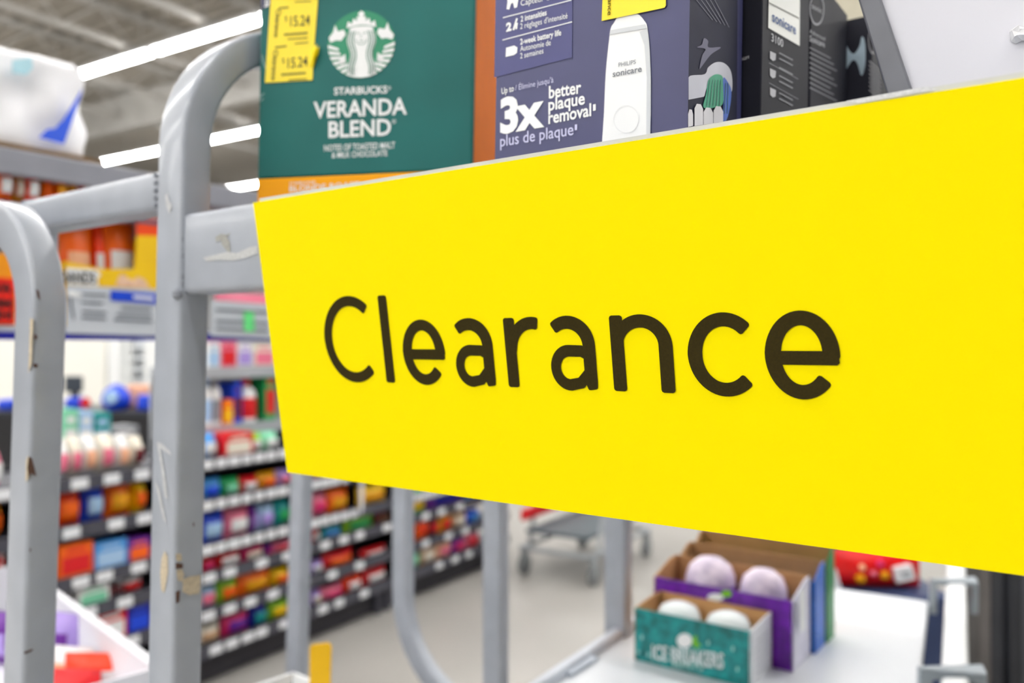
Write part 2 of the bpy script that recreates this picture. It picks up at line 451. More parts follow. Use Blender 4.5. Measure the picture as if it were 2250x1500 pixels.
row(A2, TOPH, [(452, 470, 832, 'bottle', 'white', 'pale blue'), (471, 490, 832, 'bottle', 'white', 'grey'), (491, 513, 878, 'box', 'orange', 'yellow'), (514, 532, 840, 'box', 'blue', 'maroon'), (533, 573, 832, 'bottle', 'white', 'red'), (583, 606, 820, 'box', 'green', 'red')], 0.11)
bb = MB().box(gp(g_t(491, 900, .3)[0], 0.302, TOPH + 0.002), GD * 0.22, GN * 0.012, UP * 0.19).build('display_card', cm('blue'), None)
tag(bb, 'bright blue display card standing behind white bottles, right of the post', 'display card')
row(A2, SH[0], [(455, 492, 953, 'bag', 'light blue', 'white'), (493, 557, 952, 'box', 'red', 'cream'), (560, 590, 952, 'bag', 'lime green', 'white'), (591, 626, 949, 'bag', 'mint green', 'white')])
row(A2, SH[1], [(454, 500, 1052, 'bag', 'light blue', 'blue'), (500, 541, 1050, 'bag', 'green', 'mint green'), (541, 580, 1047, 'bag', 'red', 'white'), (580, 622, 1038, 'bag', 'gold', 'orange'), (622, 652, 1032, 'bag', 'lilac', 'pink'), (697, 740, 1015, 'bag', 'pink', 'white')], 0.11)
row(A2, SH[2], [(452, 507, 1125, 'bag', 'blue', 'pale blue'), (508, 562, 1117, 'bag', 'pink', 'white'), (563, 577, 1112, 'bag', 'purple', 'lilac'), (578, 616, 1107, 'bag', 'pale blue', 'lilac'), (617, 650, 1099, 'bag', 'teal', 'green'), (694, 731, 1083, 'bag', 'pink', 'magenta'), (732, 778, 1073, 'bag', 'orange', 'gold'), (800, 862, 1066, 'bag', 'yellow', 'gold')], 0.11)
row(A2, SH[3], [(452, 483, 1223, 'bag', 'red', 'magenta'), (486, 541, 1211, 'bag', 'red', 'white'), (543, 592, 1201, 'bag', 'magenta', 'cream'), (593, 609, 1198, 'bag', 'purple', 'magenta'), (610, 649, 1190, 'bag', 'pink', 'red'), (694, 713, 1160, 'bag', 'red', 'white'), (714, 762, 1152, 'bag', 'teal', 'light blue'), (764, 832, 1132, 'bag', 'lime green', 'green'), (834, 864, 1124, 'bag', 'maroon', 'brown')], 0.09)
row(A2, SH[4], [(446, 490, 1286, 'bag', 'pale blue', 'pink'), (491, 536, 1271, 'bag', 'lime green', 'orange'), (537, 610, 1253, 'bag', 'orange', 'gold'), (611, 650, 1250, 'bag', 'yellow', 'orange'), (694, 722, 1232, 'bag', 'lilac', 'white'), (724, 790, 1212, 'bag', 'red', 'orange'), (806, 862, 1205, 'bag', 'red', 'white')], 0.11)
row(A2, SH[5], [(444, 499, 1372, 'bag', 'cream', 'tan'), (502, 562, 1343, 'bag', 'magenta', 'purple'), (563, 602, 1328, 'bag', 'dark blue', 'teal'), (603, 648, 1318, 'bag', 'lime green', 'yellow'), (694, 718, 1298, 'bag', 'lilac', 'cream'), (719, 768, 1288, 'bag', 'pink', 'magenta'), (769, 808, 1265, 'bag', 'red orange', 'white'), (810, 862, 1248, 'bag', 'red', 'white')], 0.11)
row(A3, SH[3], [(905, 945, 1075, 'bag', 'green', 'yellow'), (946, 1030, 1070, 'bag', 'purple', 'dark blue'), (1031, 1064, 1060, 'bag', 'light blue', 'blue')], 0.08)
row(A3, SH[4], [(905, 918, 1130, 'bag', 'lime green', 'green'), (919, 952, 1128, 'bag', 'orange', 'red orange'), (953, 974, 1134, 'bag', 'maroon', 'red'), (975, 1003, 1126, 'bag', 'gold', 'red'), (1004, 1035, 1122, 'bag', 'tan', 'cream'), (1036, 1064, 1118, 'bag', 'blue', 'light blue')], 0.1)
row(A3, SH[5], [(905, 933, 1202, 'bag', 'teal', 'mint green'), (934, 968, 1196, 'bag', 'tan', 'cream'), (969, 1003, 1186, 'bag', 'peach', 'pink'), (1004, 1030, 1178, 'bag', 'purple', 'magenta'), (1031, 1064, 1168, 'bag', 'pink', 'red')], 0.1)
hs = MB()
for k in range(5):
    q = gp(g_t(792, 1000, -0.02)[0], -0.03, -0.69 - 0.034 * k); hs.box(q - GD * 0.012, GD * 0.024, GN * 0.006, UP * 0.03)
hs.box(gp(g_t(792, 1000, -0.02)[0], -0.024, -0.84), GD * 0.006, GN * 0.004, UP * 0.19)
tag(hs.build('hanging_strip', M_TAG), 'narrow white strip of hanging tags beside yellow bag, below the sign', 'display strip')

# ================================================================== CHECKOUT AREA BEHIND THE SHELVING
def slab(px0, px1, ytop, Z, depth, m, name, ybot=None, bevel=0.0):
    a = at_z(px0, ytop, Z); b = at_z(px1, ytop, Z)
    z0 = 0.0 if ybot is None else at_z(px0, ybot, Z)[2]
    return MB().box(V(a[0], Z, z0), V(b[0] - a[0], 0, 0), V(0, depth, 0), V(0, 0, a[2] - z0)).build(name, m, bevel=bevel)
M_PANEL = mat((246, 244, 236), rough=0.5, var=0.02, scale=3)
M_PW = mat((250, 252, 252), rough=0.4, var=0.01, scale=3)
tag(slab(-60, 232, 690, 7.0, 0.3, M_PANEL, 'partition_panel'), 'wide cream white partition panel behind the left shelving', 'panel')
tag(slab(238, 264, 690, 6.6, 0.2, M_PW, 'column'), 'slim bright white column above the round blue bag', 'column')
tag(slab(316, 350, 690, 6.6, 0.2, M_PW, 'column'), 'bright white column beside the tall post, above blue crate', 'column')
rk = thing('display_rack', 'pale grey rack with stacked white shelves between two white columns', 'rack', (at_z(290, 800, 7.2)[0], 7.2, 0))
a = at_z(262, 690, 7.0); b = at_z(320, 690, 7.0)
MB().box(V(a[0], 7.3, 0), V(b[0] - a[0], 0, 0), V(0, 0.03, 0), V(0, 0, a[2])).build('back_panel', mat((205, 210, 216), var=.02), rk)
for yy in (765, 790, 815, 840):
    z = at_z(290, yy, 7.0)[2]
    MB().box(V(a[0], 7.0, z), V(b[0] - a[0], 0, 0), V(0, 0.3, 0), V(0, 0, 0.03)).build('shelf', mat((222, 226, 230), var=.02), rk)
ct = thing('checkout_counter', 'black checkout counter carrying blue bags behind the shelving', 'counter', (at_z(200, 900, 5.4)[0], 5.4, 0))
a = at_z(-60, 904, 5.2); b = at_z(352, 904, 5.2)
MB().box(V(a[0], 5.2, 0), V(b[0] - a[0], 0, 0), V(0, 0.6, 0), V(0, 0, a[2] - 0.03)).build('body', cm('black'), ct)
MB().box(V(a[0], 5.18, a[2] - 0.03), V(b[0] - a[0], 0, 0), V(0, 0.64, 0), V(0, 0, 0.03)).build('top', mat((40, 44, 52), var=.05), ct)
CT = a[2]
def on_counter(px0, px1, ytop, m, name, dp=0.14, Z=5.3, bevel=0.02, lift=0.0):
    a = at_z(px0, ytop, Z); b = at_z(px1, ytop, Z)
    return MB().box(V(a[0], Z, CT + lift), V(b[0] - a[0], 0, 0), V(0, dp, 0), V(0, 0, a[2] - CT - lift)).build(name, m, bevel=bevel)
mo = thing('monitor', 'dark grey checkout monitor beside the left post', 'monitor', (at_z(162, 840, 5.5)[0], 5.5, CT))
a = at_z(140, 826, 5.5); b = at_z(177, 862, 5.5)
MB().box(V(a[0], 5.5, b[2]), V(b[0] - a[0], 0, 0), V(0, 0.04, 0), V(0, 0, a[2] - b[2])).build('screen', mat((60, 68, 78), rough=.3, var=.04), mo, bevel=0.01)
MB().box(V((a[0] + b[0]) / 2 - 0.02, 5.52, CT), V(0.04, 0, 0), V(0, 0.03, 0), V(0, 0, b[2] - CT)).build('stand', cm('black'), mo)
tag(on_counter(140, 168, 874, cm('blue'), 'bin'), 'small blue bin on the counter below the dark monitor', 'bin')
tag(on_counter(298, 345, 868, cm('blue'), 'crate'), 'blue crate on the counter next to the tall post', 'crate')
tag(on_counter(-10, 24, 878, cm('blue'), 'crate'), 'blue crate at the far left edge of the picture', 'crate')
tag(on_counter(274, 322, 846, cm('peach'), 'carton', dp=0.1, Z=5.5), 'pale pink carton on the counter behind the blue crate', 'carton')
q = at_z(187, 884, 5.3)
rs = thing('round_sign', 'small red round sign on a stand left of the blue bag', 'sign', (q[0], 5.3, CT))
MB().lathe(q, [(0.0325, 0), (0.0325, 0.012)], 20, axis=V(0, 1, 0)).build('disc', cm('red'), rs)
MB().tube([V(q[0], 5.306, CT), V(q[0], 5.306, q[2] - 0.03)], 0.006).build('stand', cm('black'), rs)
q0 = at_z(246, 905, 5.3)
sb = MB().lathe(V(q0[0], 5.36, CT), [(0.055, 0), (0.085, 0.03), (0.092, 0.07), (0.075, 0.12), (0.04, 0.15), (0.015, 0.165)], 16)
bg = thing('round_bag', 'round royal blue bag with pale panel on the counter', 'bag', (q0[0], 5.36, CT))
sb.build('body', cm('blue'), bg, smooth=True)
MB().lathe(V(q0[0] + 0.005, 5.262, CT + 0.085), [(0.04, 0), (0.045, 0.02), (0.045, 0.025)], 14, axis=V(0, 1, 0)).build('front_label', cm('pale blue'), bg)  # pale disc is a highlight painted onto the bag

# shopping cart parked beyond the far end of the shelves
sc_ = thing('shopping_cart', 'grey wire shopping cart with red trim parked at the end of the shelves', 'shopping cart', (0.35, 5.7, 0), TH_GON)
def scp(x, y, z): return V(0.10, 4.95, 0) + GD * x * 0.95 + LD * y + V(0, 0, z)
M_WIRE = mat((170, 176, 180), rough=0.35, metal=0.4, var=0.05)
fr = MB()
for y in (-0.05, 0.42):
    fr.tube([scp(0, y, 0.17), scp(0.9, y, 0.17)], 0.016); fr.tube([scp(0.1, y, 0.17), scp(0.25, y, 0.62)], 0.014)
fr.tube([scp(0, -0.05, 0.17), scp(0, 0.42, 0.17)], 0.016); fr.tube([scp(0.9, -0.05, 0.17), scp(0.9, 0.42, 0.17)], 0.016)
fr.build('base_frame', M_WIRE, sc_)
for x in (0.04, 0.86):
    for y in (-0.05, 0.42):
        cs = MB().box(scp(x - 0.02, y - 0.02, 0.05), GD * 0.04, LD * 0.04, UP * 0.12).build('caster_fork', M_WIRE, sc_)
        MB().lathe(scp(x, y - 0.018, 0.06), [(0.02, 0), (0.06, 0.004), (0.06, 0.03), (0.02, 0.034)], 16, axis=LD).build('wheel', mat((120, 124, 126), var=.05), cs)
MB().box(scp(0.02, -0.03, 0.26), GD * 0.8, LD * 0.42, UP * 0.02).build('lower_tray', mat((80, 92, 100), var=.05), sc_)
MB().box(scp(0.0, -0.06, 0.33), GD * 0.85, LD * 0.03, UP * 0.07).build('bumper', cm('red'), sc_, bevel=0.01)
bk = MB()
for k in range(12):
    x = 0.02 + k * 0.075
    for y in (-0.05, 0.42): bk.tube([scp(x, y, 0.5), scp(x, y, 0.95)], 0.004, 4)
for z in (0.5, 0.65, 0.8, 0.95):
    for y in (-0.05, 0.42): bk.tube([scp(0, y, z), scp(0.86, y, z)], 0.005, 4)
    for x in (0.02, 0.84): bk.tube([scp(x, -0.05, z), scp(x, 0.42, z)], 0.005, 4)
bk.build('basket', M_WIRE, sc_)
MB().tube([scp(0.02, -0.06, 1.0), scp(0.02, 0.44, 1.0)], 0.016).build('handle', cm('red'), sc_)

# ================================================================== CLEARANCE CART
U0, U1 = 0.5687, 0.6040          # post faces
PV0, PV1 = 0.356, 0.382
BF = 0.360                       # front of the sign bar
cart = thing('stock_cart', 'grey tubular steel stock cart carrying the yellow clearance sign', 'cart', P(0.4, 0.37, -EYE), TH_CART)
uc, vc = (U0 + U1) / 2, (PV0 + PV1) / 2
WS, WO = U1 - U0, PV1 - PV0
LUP = LEAN
def cp(u, v, h): return P(u, v) + LUP * h
path = [cp(uc, vc, -1.40), cp(uc, vc, -0.6), cp(uc, vc, 0.0), cp(uc, vc, 0.155)]
RB = 0.1005
for k in range(1, 15):
    a = math.radians(90 * k / 14)
    path.append(cp(uc, vc + RB * (1 - math.cos(a)), 0.155 + RB * math.sin(a)))
FV = 1.083
path += [cp(uc, 0.75, 0.2555), cp(uc, FV - RB, 0.2555)]
fpath = []
for k in range(1, 10):
    a = math.radians(90 * k / 9)
    path.append(P(uc, FV - RB + RB * math.sin(a)) + LUP * (0.155 + RB * math.cos(a)))
path += [P(uc, FV, 0.0), P(uc, FV, -1.40)]
MB().sweep(path, -D, WS, WO, 0.0040, seg=4).build('end_hoop', M_STEEL, cart, smooth=True)
# sign bar along the long side, welded to the hoop
MB().sweep([P(U0 + 0.006, BF + 0.0125, 0.0694), P(-0.55, BF + 0.0125, 0.0694)], N, 0.025, 0.0614, 0.0045, seg=4).build('sign_bar', M_STEEL, cart, smooth=True)
MB().sweep([P(U0 + 0.004, FV, 0.0701), P(-0.55, FV, 0.0701)], N, 0.025, 0.0628, 0.0045).build('sign_bar', M_STEEL, cart, smooth=True)
# handle rail leaving the hoop on its other side
ta = on_v(340, 375, PV0 + 0.004); tb = on_v(340, 462, PV0 + 0.004)
h1, h0 = ta[2] - EYE, tb[2] - EYE
MB().sweep([P(U1 - 0.006, PV0 + 0.017, (h0 + h1) / 2), P(0.832, PV0 + 0.017, (h0 + h1) / 2)], N, 0.026, h1 - h0, 0.0055, seg=4).build('side_rail', M_STEEL, cart, smooth=True)
MB().sweep([cp(0.834, PV0 + 0.017, h1), cp(0.834, PV0 + 0.017, -1.4)], -D, 0.026, 0.026, 0.005).build('leg', M_STEEL, cart, smooth=True)
for v in (PV0 + 0.017, FV):
    MB().sweep([P(-0.55, v, 0.0995), P(-0.55, v, -1.4)], -D, WS, WO, 0.005).build('leg', M_STEEL, cart, smooth=True)
MB().uvh(-0.55, U0 - 0.002, BF + 0.026, FV - 0.013, 0.074, 0.080).build('upper_shelf', mat((168, 172, 178), rough=.4, var=.05), cart)
# weld beads, chipped paint and painted-on glare
wb = MB()
for k in range(9):
    hh = 0.046 + k * 0.0056
    rw = random.uniform(.0009, .0016); wb.lathe(P(U0 + 0.0005, BF - 0.0006, hh + random.uniform(-.001, .001)), [(0.0005, -0.003), (rw, -0.0018), (rw, 0.0018), (0.0005, 0.003)], 8)
wb.build('weld_bead', mat((142, 147, 156), rough=.45, var=.2, scale=300), cart, smooth=True); wb = MB()
wb.lathe(P(U0 + 0.003, BF - 0.003, 0.0385), [(0.001, -0.005), (0.0042, -0.002), (0.0042, 0.002), (0.001, 0.005)], 10)
wb.build('weld_bead', mat((142, 147, 156), rough=.45, var=.2, scale=300), cart, smooth=True); wb = MB()
for k in range(5):
    hh = h0 + 0.003 + k * 0.006
    wb.lathe(P(U1 + 0.0005, PV0 + 0.002, hh), [(0.0005, -0.002), (0.0017, -0.001), (0.0017, 0.001), (0.0005, 0.002)], 6)
wb.build('weld_bead', mat((142, 147, 156), rough=.45, var=.2, scale=300), cart, smooth=True)
f_front = Face(P(0, PV0), N, 0.0004); f_bar = Face(P(0, BF), N, 0.0004)
class UFace(Face): pass
def lean_shift(h): return (D @ LUP) * h, (N @ LUP) * h
f_frontL = Face(P(0, PV0), np.cross(D, LUP), 0.0005)
f_sideL = Face(P(U0, 0), np.cross(N, LUP), 0.0005)
def chip_or_glare(face, m, polys, parent, nm='paint_chip'):
    for p in polys:
        mb = MB(); ppoly(mb, face, p); mb.build(nm, m, parent, fix=False)
chip_or_glare(f_sideL, M_BARE, [[(402, 1272), (418, 1266), (441, 1262), (440, 1290), (437, 1304), (415, 1307), (401, 1300)],
                       [(388, 1252), (400, 1250), (405, 1262), (400, 1278), (390, 1274)], [(386, 1216), (398, 1216), (400, 1230), (392, 1234), (387, 1228)]], cart)
chip_or_glare(f_sideL, M_RUST, [[(386, 1236), (402, 1238), (402, 1248), (386, 1250)], [(386, 1300), (396, 1296), (394, 1322), (387, 1326)], [(424, 1148), (427, 1148), (427, 1156), (424, 1156)]], cart)
chip_or_glare(f_frontL, M_BARE, [[(362, 1210), (368, 1222), (369, 1256), (361, 1302), (354, 1296), (352, 1258), (355, 1226)]], cart)
M_SCUFF_GLARE = mat((196, 198, 200), rough=.5, var=.12, scale=200)
chip_or_glare(f_frontL, M_SCUFF_GLARE, [[(362, 430), (368, 424), (371, 440), (378, 452), (372, 470), (366, 456)], [(344, 970), (356, 974), (374, 992), (376, 1000), (360, 990), (352, 984), (362, 1040), (369, 1096), (362, 1092), (354, 1030)], [(340, 1056), (350, 1072), (366, 1150), (358, 1140)]], cart)  # first patch is glare painted on the post, the others are scuffs
chip_or_glare(f_bar, mat((158, 158, 152), rough=.7, var=.12, scale=400), [[(473, 521), (486, 513), (497, 516), (505, 533), (506, 552), (500, 553), (488, 538), (484, 527), (476, 532)], [(494, 517), (508, 511), (498, 521)]], cart)
chip_or_glare(f_bar, mat((192, 194, 194), rough=.3, var=.1, scale=500), [[(446, 566), (470, 560), (500, 553), (520, 556), (548, 543), (564, 540), (567, 556), (540, 566), (510, 572), (480, 570), (455, 574)]], cart)  # pale streak paints a glossy reflection along the bar's scratch

# lower deck, white, with side rail and clips
A_ = on_h(1190, 1500, -0.43); B_ = on_h(1358, 1380, -0.43); Cc = on_h(1790, 1285, -0.43); Dd = on_h(2040, 1320, -0.43); Ee = on_h(2020, 1500, -0.43)
ext = lambda p, q, k: p + (p - q) * k
left_far = on_plane(1478, 1297, A_, UP)
M_DECK = mat((222, 225, 230), rough=0.35, var=0.015, scale=8)
near_l = ext(A_, B_, 1.3); near_r = ext(Ee, Dd, 0.75)
dk = MB().poly([near_l, near_r, Ee, Dd, Cc, P(0.60, 1.49, -0.43), B_], -UP, 0.02).build('lower_shelf', M_DECK, cart, bevel=0.003)
MB().sweep([ext(A_, B_, 1.3) + UP * 0.006, P(0.60, 1.48, -0.424)], UP, 0.014, 0.016, 0.005).build('edge_lip', mat((205, 210, 220), rough=.3, var=.03), dk, smooth=True)
q = on_h(1265, 1462, -0.429)
hl = MB().sweep([q - N * 0.035 + UP * 0.002, q + N * 0.035 + UP * 0.002], UP, 0.006, 0.03, 0.0028).build('hand_slot', mat((190, 198, 210), rough=.3, var=.03), dk, smooth=True)
ra = on_h(2098, 1500, -0.40); rb = on_h(2101, 1225, -0.40)
rr = MB().sweep([ext(ra, rb, 0.3), rb], UP, 0.016, 0.030, 0.006).build('white_rail', mat((243, 245, 246), rough=.3, var=.01), cart, smooth=True)
M_CLIP = mat((150, 160, 168), rough=0.35, var=0.04)
def clip(px0, px1, py, hgt, drop):
    a = on_h(px0, py, -0.392); b = on_h(px1, py, -0.392); d = unit(rb - ra)
    m = MB().sweep([a - UP * drop, a, b, b - UP * drop], d, 0.022, hgt, 0.003)
    return m.build('rail_clip', M_CLIP, rr, smooth=True)
clip(2050, 2140, 1278, 0.012, 0.05)
clip(2032, 2150, 1478, 0.018, 0.06)

# ------------------------------------------------------------------ the yellow sign
TILT = math.radians(8.8)
T = -UP * math.cos(TILT) + N * math.sin(TILT)
SN = np.cross(D, T); SN = SN if SN @ (O - P(0, .349)) > 0 else -SN
TL = on_v(556, 445, 0.349)
M_YEL = mat((255, 236, 0), rough=0.65, var=0.012, scale=220, spec=0.05)
M_INK = mat((54, 46, 18), rough=0.7, var=0.12, scale=900, spec=.08)
SW, SHT = 0.50, 0.1895
def sp(a, b, k=0.0): return TL - D * a - T * b * -1 * -1 + SN * k if False else TL + (-D) * a + T * (-b) + SN * k
sign = thing('clearance_sign', 'large yellow card sign hanging on the cart bar', 'sign', TL - D * 0.25 + T * SHT, TH_CART)
MB().poly([sp(0, 0), sp(SW, 0), sp(SW, -SHT), sp(0, -SHT)], -SN, 0.0008).build('card', M_YEL, sign)
hd = MB().poly([sp(0.006, 0.0022, -0.001), sp(SW, 0.0022, -0.001), sp(SW, -0.03, -0.001), sp(0.006, -0.03, -0.001)], -SN, 0.0015)
hd.build('holder_strip', mat((214, 217, 220), rough=.2, var=.03), sign)
for k in range(3):
    x = 0.1 + k * 0.15
    MB().poly([sp(x, 0.0022, -0.003), sp(x + 0.02, 0.0022, -0.003), sp(x + 0.02, -0.012, -0.003), sp(x, -0.012, -0.003)], -SN, 0.0075).build('clip', mat((200, 203, 206), var=.03), sign)
tape = MB().poly([sp(0.385, 0.0022, 0.0002), sp(0.415, 0.0026, 0.0002), sp(0.418, 0.0008, 0.0002), sp(0.39, 0.0004, 0.0002)])
tape.build('tape', mat((225, 227, 230), rough=.15, var=.1, scale=600), sign, fix=False)

def glyph_curve(pts, wds, cap='r'):
    """stroke polygon from a centre line with a width at each point"""
    L, R = [], []; k = len(pts)
    for i, p in enumerate(pts):
        t = unit(np.array(pts[min(i + 1, k - 1)], float) - np.array(pts[max(i - 1, 0)], float))
        n = np.array([-t[1], t[0]]); wv = wds[i] if hasattr(wds, '__len__') else wds
        L.append(np.array(p) + n * wv / 2); R.append(np.array(p) - n * wv / 2)
    def endcap(a, b, d):
        r = np.linalg.norm(a - b) * 0.16
        e = unit(b - a); return [a - d * r, a - d * r * 0.3 + e * r * 0.3, a + e * r, b - e * r, b - d * r * 0.3 - e * r * 0.3, b - d * r]
    t1 = unit(np.array(pts[-1], float) - np.array(pts[-2], float)); t0 = unit(np.array(pts[0], float) - np.array(pts[1], float))
    e1 = endcap(L[-1], R[-1], t1); e0 = endcap(R[0], L[0], t0)
    return L[1:-1] + e1 + R[::-1][1:-1] + e0
def arc(cx, cy, rx, ry, a0, a1, n=30):
    return [(cx + rx * math.cos(math.radians(a0 + (a1 - a0) * i / n)), cy + ry * math.sin(math.radians(a0 + (a1 - a0) * i / n))) for i in range(n + 1)]
def strip(mb, pts, wds, lift=0.0004):
    L, R = [], []; k = len(pts)
    for i, p in enumerate(pts):
        t = unit(np.array(pts[min(i + 1, k - 1)], float) - np.array(pts[max(i - 1, 0)], float))
        n = np.array([-t[1], t[0]]); wv = wds[i] if hasattr(wds, '__len__') else wds
        L.append(np.array(p) + n * wv / 2); R.append(np.array(p) - n * wv / 2)
    # softened ends
    for side_i, sgn in ((0, 1), (-1, -1)):
        m_ = (L[side_i] + R[side_i]) / 2
    mb.add([sp(x, y, lift) for x, y in L + R], [(i, i + 1, k + i + 1, k + i) for i in range(k - 1)])
    for i0, i1 in ((0, 1), (k - 1, k - 2)):
        d = unit((L[i0] + R[i0] - L[i1] - R[i1])); a, b = L[i0], R[i0]; r = np.linalg.norm(a - b) * 0.18; e = unit(b - a)
        pp = [a, a + d * r * 0.65 + e * r * 0.28, a + d * r + e * r, b + d * r - e * r, b + d * r * 0.65 - e * r * 0.28, b]
        mb.add([sp(x, y, lift) for x, y in pp], [tuple(range(6))])
SV, SHZ = 0.0074, 0.0065            # stem and hairline widths
def wv_arc(a0, a1, n=30):           # wide on the flanks, slimmer at top and bottom
    return [SV - (SV - SHZ) * abs(math.sin(math.radians(a0 + (a1 - a0) * i / n))) for i in range(n + 1)]
BASE = -0.1212; XH = -0.0838
e_ = 0.0010
def bowl(cx, wdt, top, bot): return cx, (top + bot) / 2, (wdt - SV) / 2, (top - bot - SHZ) / 2
def letter(ch, x0, x1, base, xh, top):
    m = MB()
    if ch in 'Cc':
        T_ = top if ch == 'C' else xh
        wf = (x1 - x0) * (1.12 if ch == 'C' else 1.13)
        cx, cy, rx, ry = bowl(x0 + wf / 2, wf, T_ + e_, base - e_)
        a0 = 52 if ch == 'C' else 48
        strip(m, arc(cx, cy, rx, ry, a0, 360 - a0, 48), wv_arc(a0, 360 - a0, 48))
    elif ch == 'l':
        strip(m, [((x0 + x1) / 2, top - 0.001), ((x0 + x1) / 2, base + 0.001)], SV * 0.98)
    elif ch == 'e':
        cx, cy, rx, ry = bowl((x0 + x1) / 2, x1 - x0, xh + e_, base - e_)
        strip(m, arc(cx, cy, rx, ry, -2, 316, 48), wv_arc(-2, 316, 48))
        yb = cy - 0.0012; 
        m.add([sp(a, b, 0.00045) for a, b in ((x0 + 0.004, yb + 0.0031), (x1 - 0.0008, yb + 0.0031), (x1 - 0.0003, yb - 0.0021), (x1 - 0.0014, yb - 0.0031), (x0 + 0.004, yb - 0.0031))], [(0, 1, 2, 3, 4)])
    elif ch == 'a':
        xs = x1 - SV / 2 - 0.0012; r = 0.0125
        ptsa = arc(xs - 0.0125, xh + e_ - SHZ / 2 - 0.0122, 0.0125, 0.0122, 128, 0, 20)
        ptsa = ptsa + [(xs, base + 0.008), (xs + 0.0001, base + 0.004), (xs + 0.0006, base + 0.0009)]
        strip(m, ptsa, [SHZ + (SV - SHZ) * min(1, i / 14) for i in range(21)] + [SV, SV, SV * 0.8])
        bt = base + 0.0232; bw = x1 - x0 - 0.0012
        cx, cy, rx, ry = x0 + 0.0122, (bt + base - e_) / 2, 0.0122 - SV / 2, (bt - base + e_ - SHZ * 0.93) / 2
        top_b = [(xs, cy + ry * 0.72), (cx + rx * 0.9, cy + ry * 0.98)]
        strip(m, top_b + arc(cx, cy, rx, ry, 90, 270, 24) + [(cx + rx * 0.75, cy - ry * 0.86), (xs - 0.0005, cy - ry * 0.25)], SHZ * 0.95, 0.00042)
    elif ch == 'r':
        xs = x0 + SV / 2
        strip(m, [(xs, xh - 0.0006), (xs, base + 0.001)], SV)
        strip(m, [(xs + 0.001, base + 0.020)] + arc(xs + 0.0148, base + 0.0205, 0.0138, xh - base - 0.0205 - SHZ / 2 + e_, 170, 78, 18), [SV * 0.8] + [SHZ * 1.02] * 19, 0.00043)
    elif ch == 'n':
        xs = x0 + SV / 2; xr = x1 - SV / 2
        strip(m, [(xs, xh - 0.0006), (xs, base + 0.001)], SV)
        rx = (xr - xs) / 2
        strip(m, arc((xs + xr) / 2, xh + e_ - SHZ / 2 - 0.0125, rx, 0.0125, 172, 0, 26) + [(xr, base + 0.001)], [SHZ] * 14 + [SHZ + (SV - SHZ) * i / 12 for i in range(13)] + [SV], 0.00043)
    return m
for ch, x0, x1 in (('C', 0.0561, 0.1024), ('l', 0.1083, 0.1158), ('e', 0.1249, 0.1583), ('a', 0.1652, 0.1948), ('r', 0.2023, 0.2256), ('a', 0.2308, 0.2604), ('n', 0.2684, 0.3020), ('c', 0.3094, 0.3416), ('e', 0.3463, 0.3788)):
    letter(ch, x0, x1, BASE, XH, BASE + 0.0535).build('letter', M_INK, sign, fix=False)

# ================================================================== BOXES ON THE UPPER SHELF
DECK = 0.0805
LU = unit(LEAN)
# dark green coffee pod box, turned almost square to the lens
gdir = unit(V(0.979, -0.205, 0)); gback = V(0.205, 0.979, 0)
gl0 = at_z(563, 300, 0.667); gl0[2] = EYE + DECK
GW = 0.1805
gbx = thing('coffee_box', 'dark green coffee pod box with orange base and two yellow price stickers', 'box', gl0 + gdir * GW / 2, math.atan2(gdir[1], gdir[0]))
M_GREEN = mat((16, 104, 99), rough=0.5, var=0.12, scale=14, spec=.3)
M_ORG = mat((255, 172, 4), spec=.2, rough=0.5, var=0.03, scale=14)
fg = Face(gl0, np.cross(gdir, LU), 0.0)
hb = (fg.at(560, 393)[2] - gl0[2])
MB().box(gl0 + LU * 0.0, gdir * GW, gback * 0.105, LU * hb).build('orange_base', M_ORG, gbx, bevel=0.0012)
MB().box(gl0 + LU * hb, gdir * GW, gback * 0.105, LU * (0.235 - hb)).build('carton', M_GREEN, gbx, bevel=0.0016)
rp = gl0 + gdir * GW
so = MB(); so.box(rp + gback * 0.004 + LU * 0.001 - gdir * 0.0002, gback * 0.098, gdir * 0.0006, LU * 0.233)
so.build('side_panel', mat((232, 118, 0), rough=.7, var=.03, spec=.15), gbx)
pr = fg.up(0.0004)
wt = MB()
ptext(wt, pr, 'STARBUCKS', (734, 208), (851, 204), 15, 0.022)
ptext(wt, pr, '®', (852, 198), (859, 197), 8, 0.0)
ptext(wt, pr, 'VERANDA', (689, 259), (894, 250), 34, 0.02)
ptext(wt, pr, 'BLEND', (722, 302), (859, 296), 34, 0.02)
ptext(wt, pr, '®', (861, 272), (870, 271), 9, 0.0)
ptext(wt, pr, 'NOTES OF TOASTED MALT', (712, 332), (868, 325), 13, 0.012)
ptext(wt, pr, '& MILK CHOCOLATE', (729, 347), (851, 342), 12, 0.012)
ptext(wt, pr, 'STARBUCKS®', (636, 406), (693, 403), 6, 0.005)
ptext(wt, pr, 'BLONDE ROAST', (636, 421), (790, 411), 12, 0.01)
wt.build('lettering', M_WHITE_INK, gbx, fix=False)
sf = Face(rp + gdir * 0.0004, gdir, 0.0004)
sw = MB()
ptext(sw, sf, 'VERANDA', (1062, 112), (1110, 128), 34, 0.02)
sw.build('lettering', M_WHITE_INK, gbx, fix=False); sw = MB()
ptext(sw, sf, 'BLEND', (1062, 158), (1105, 170), 34, 0.02)
sw.build('lettering', M_WHITE_INK, gbx, fix=False)
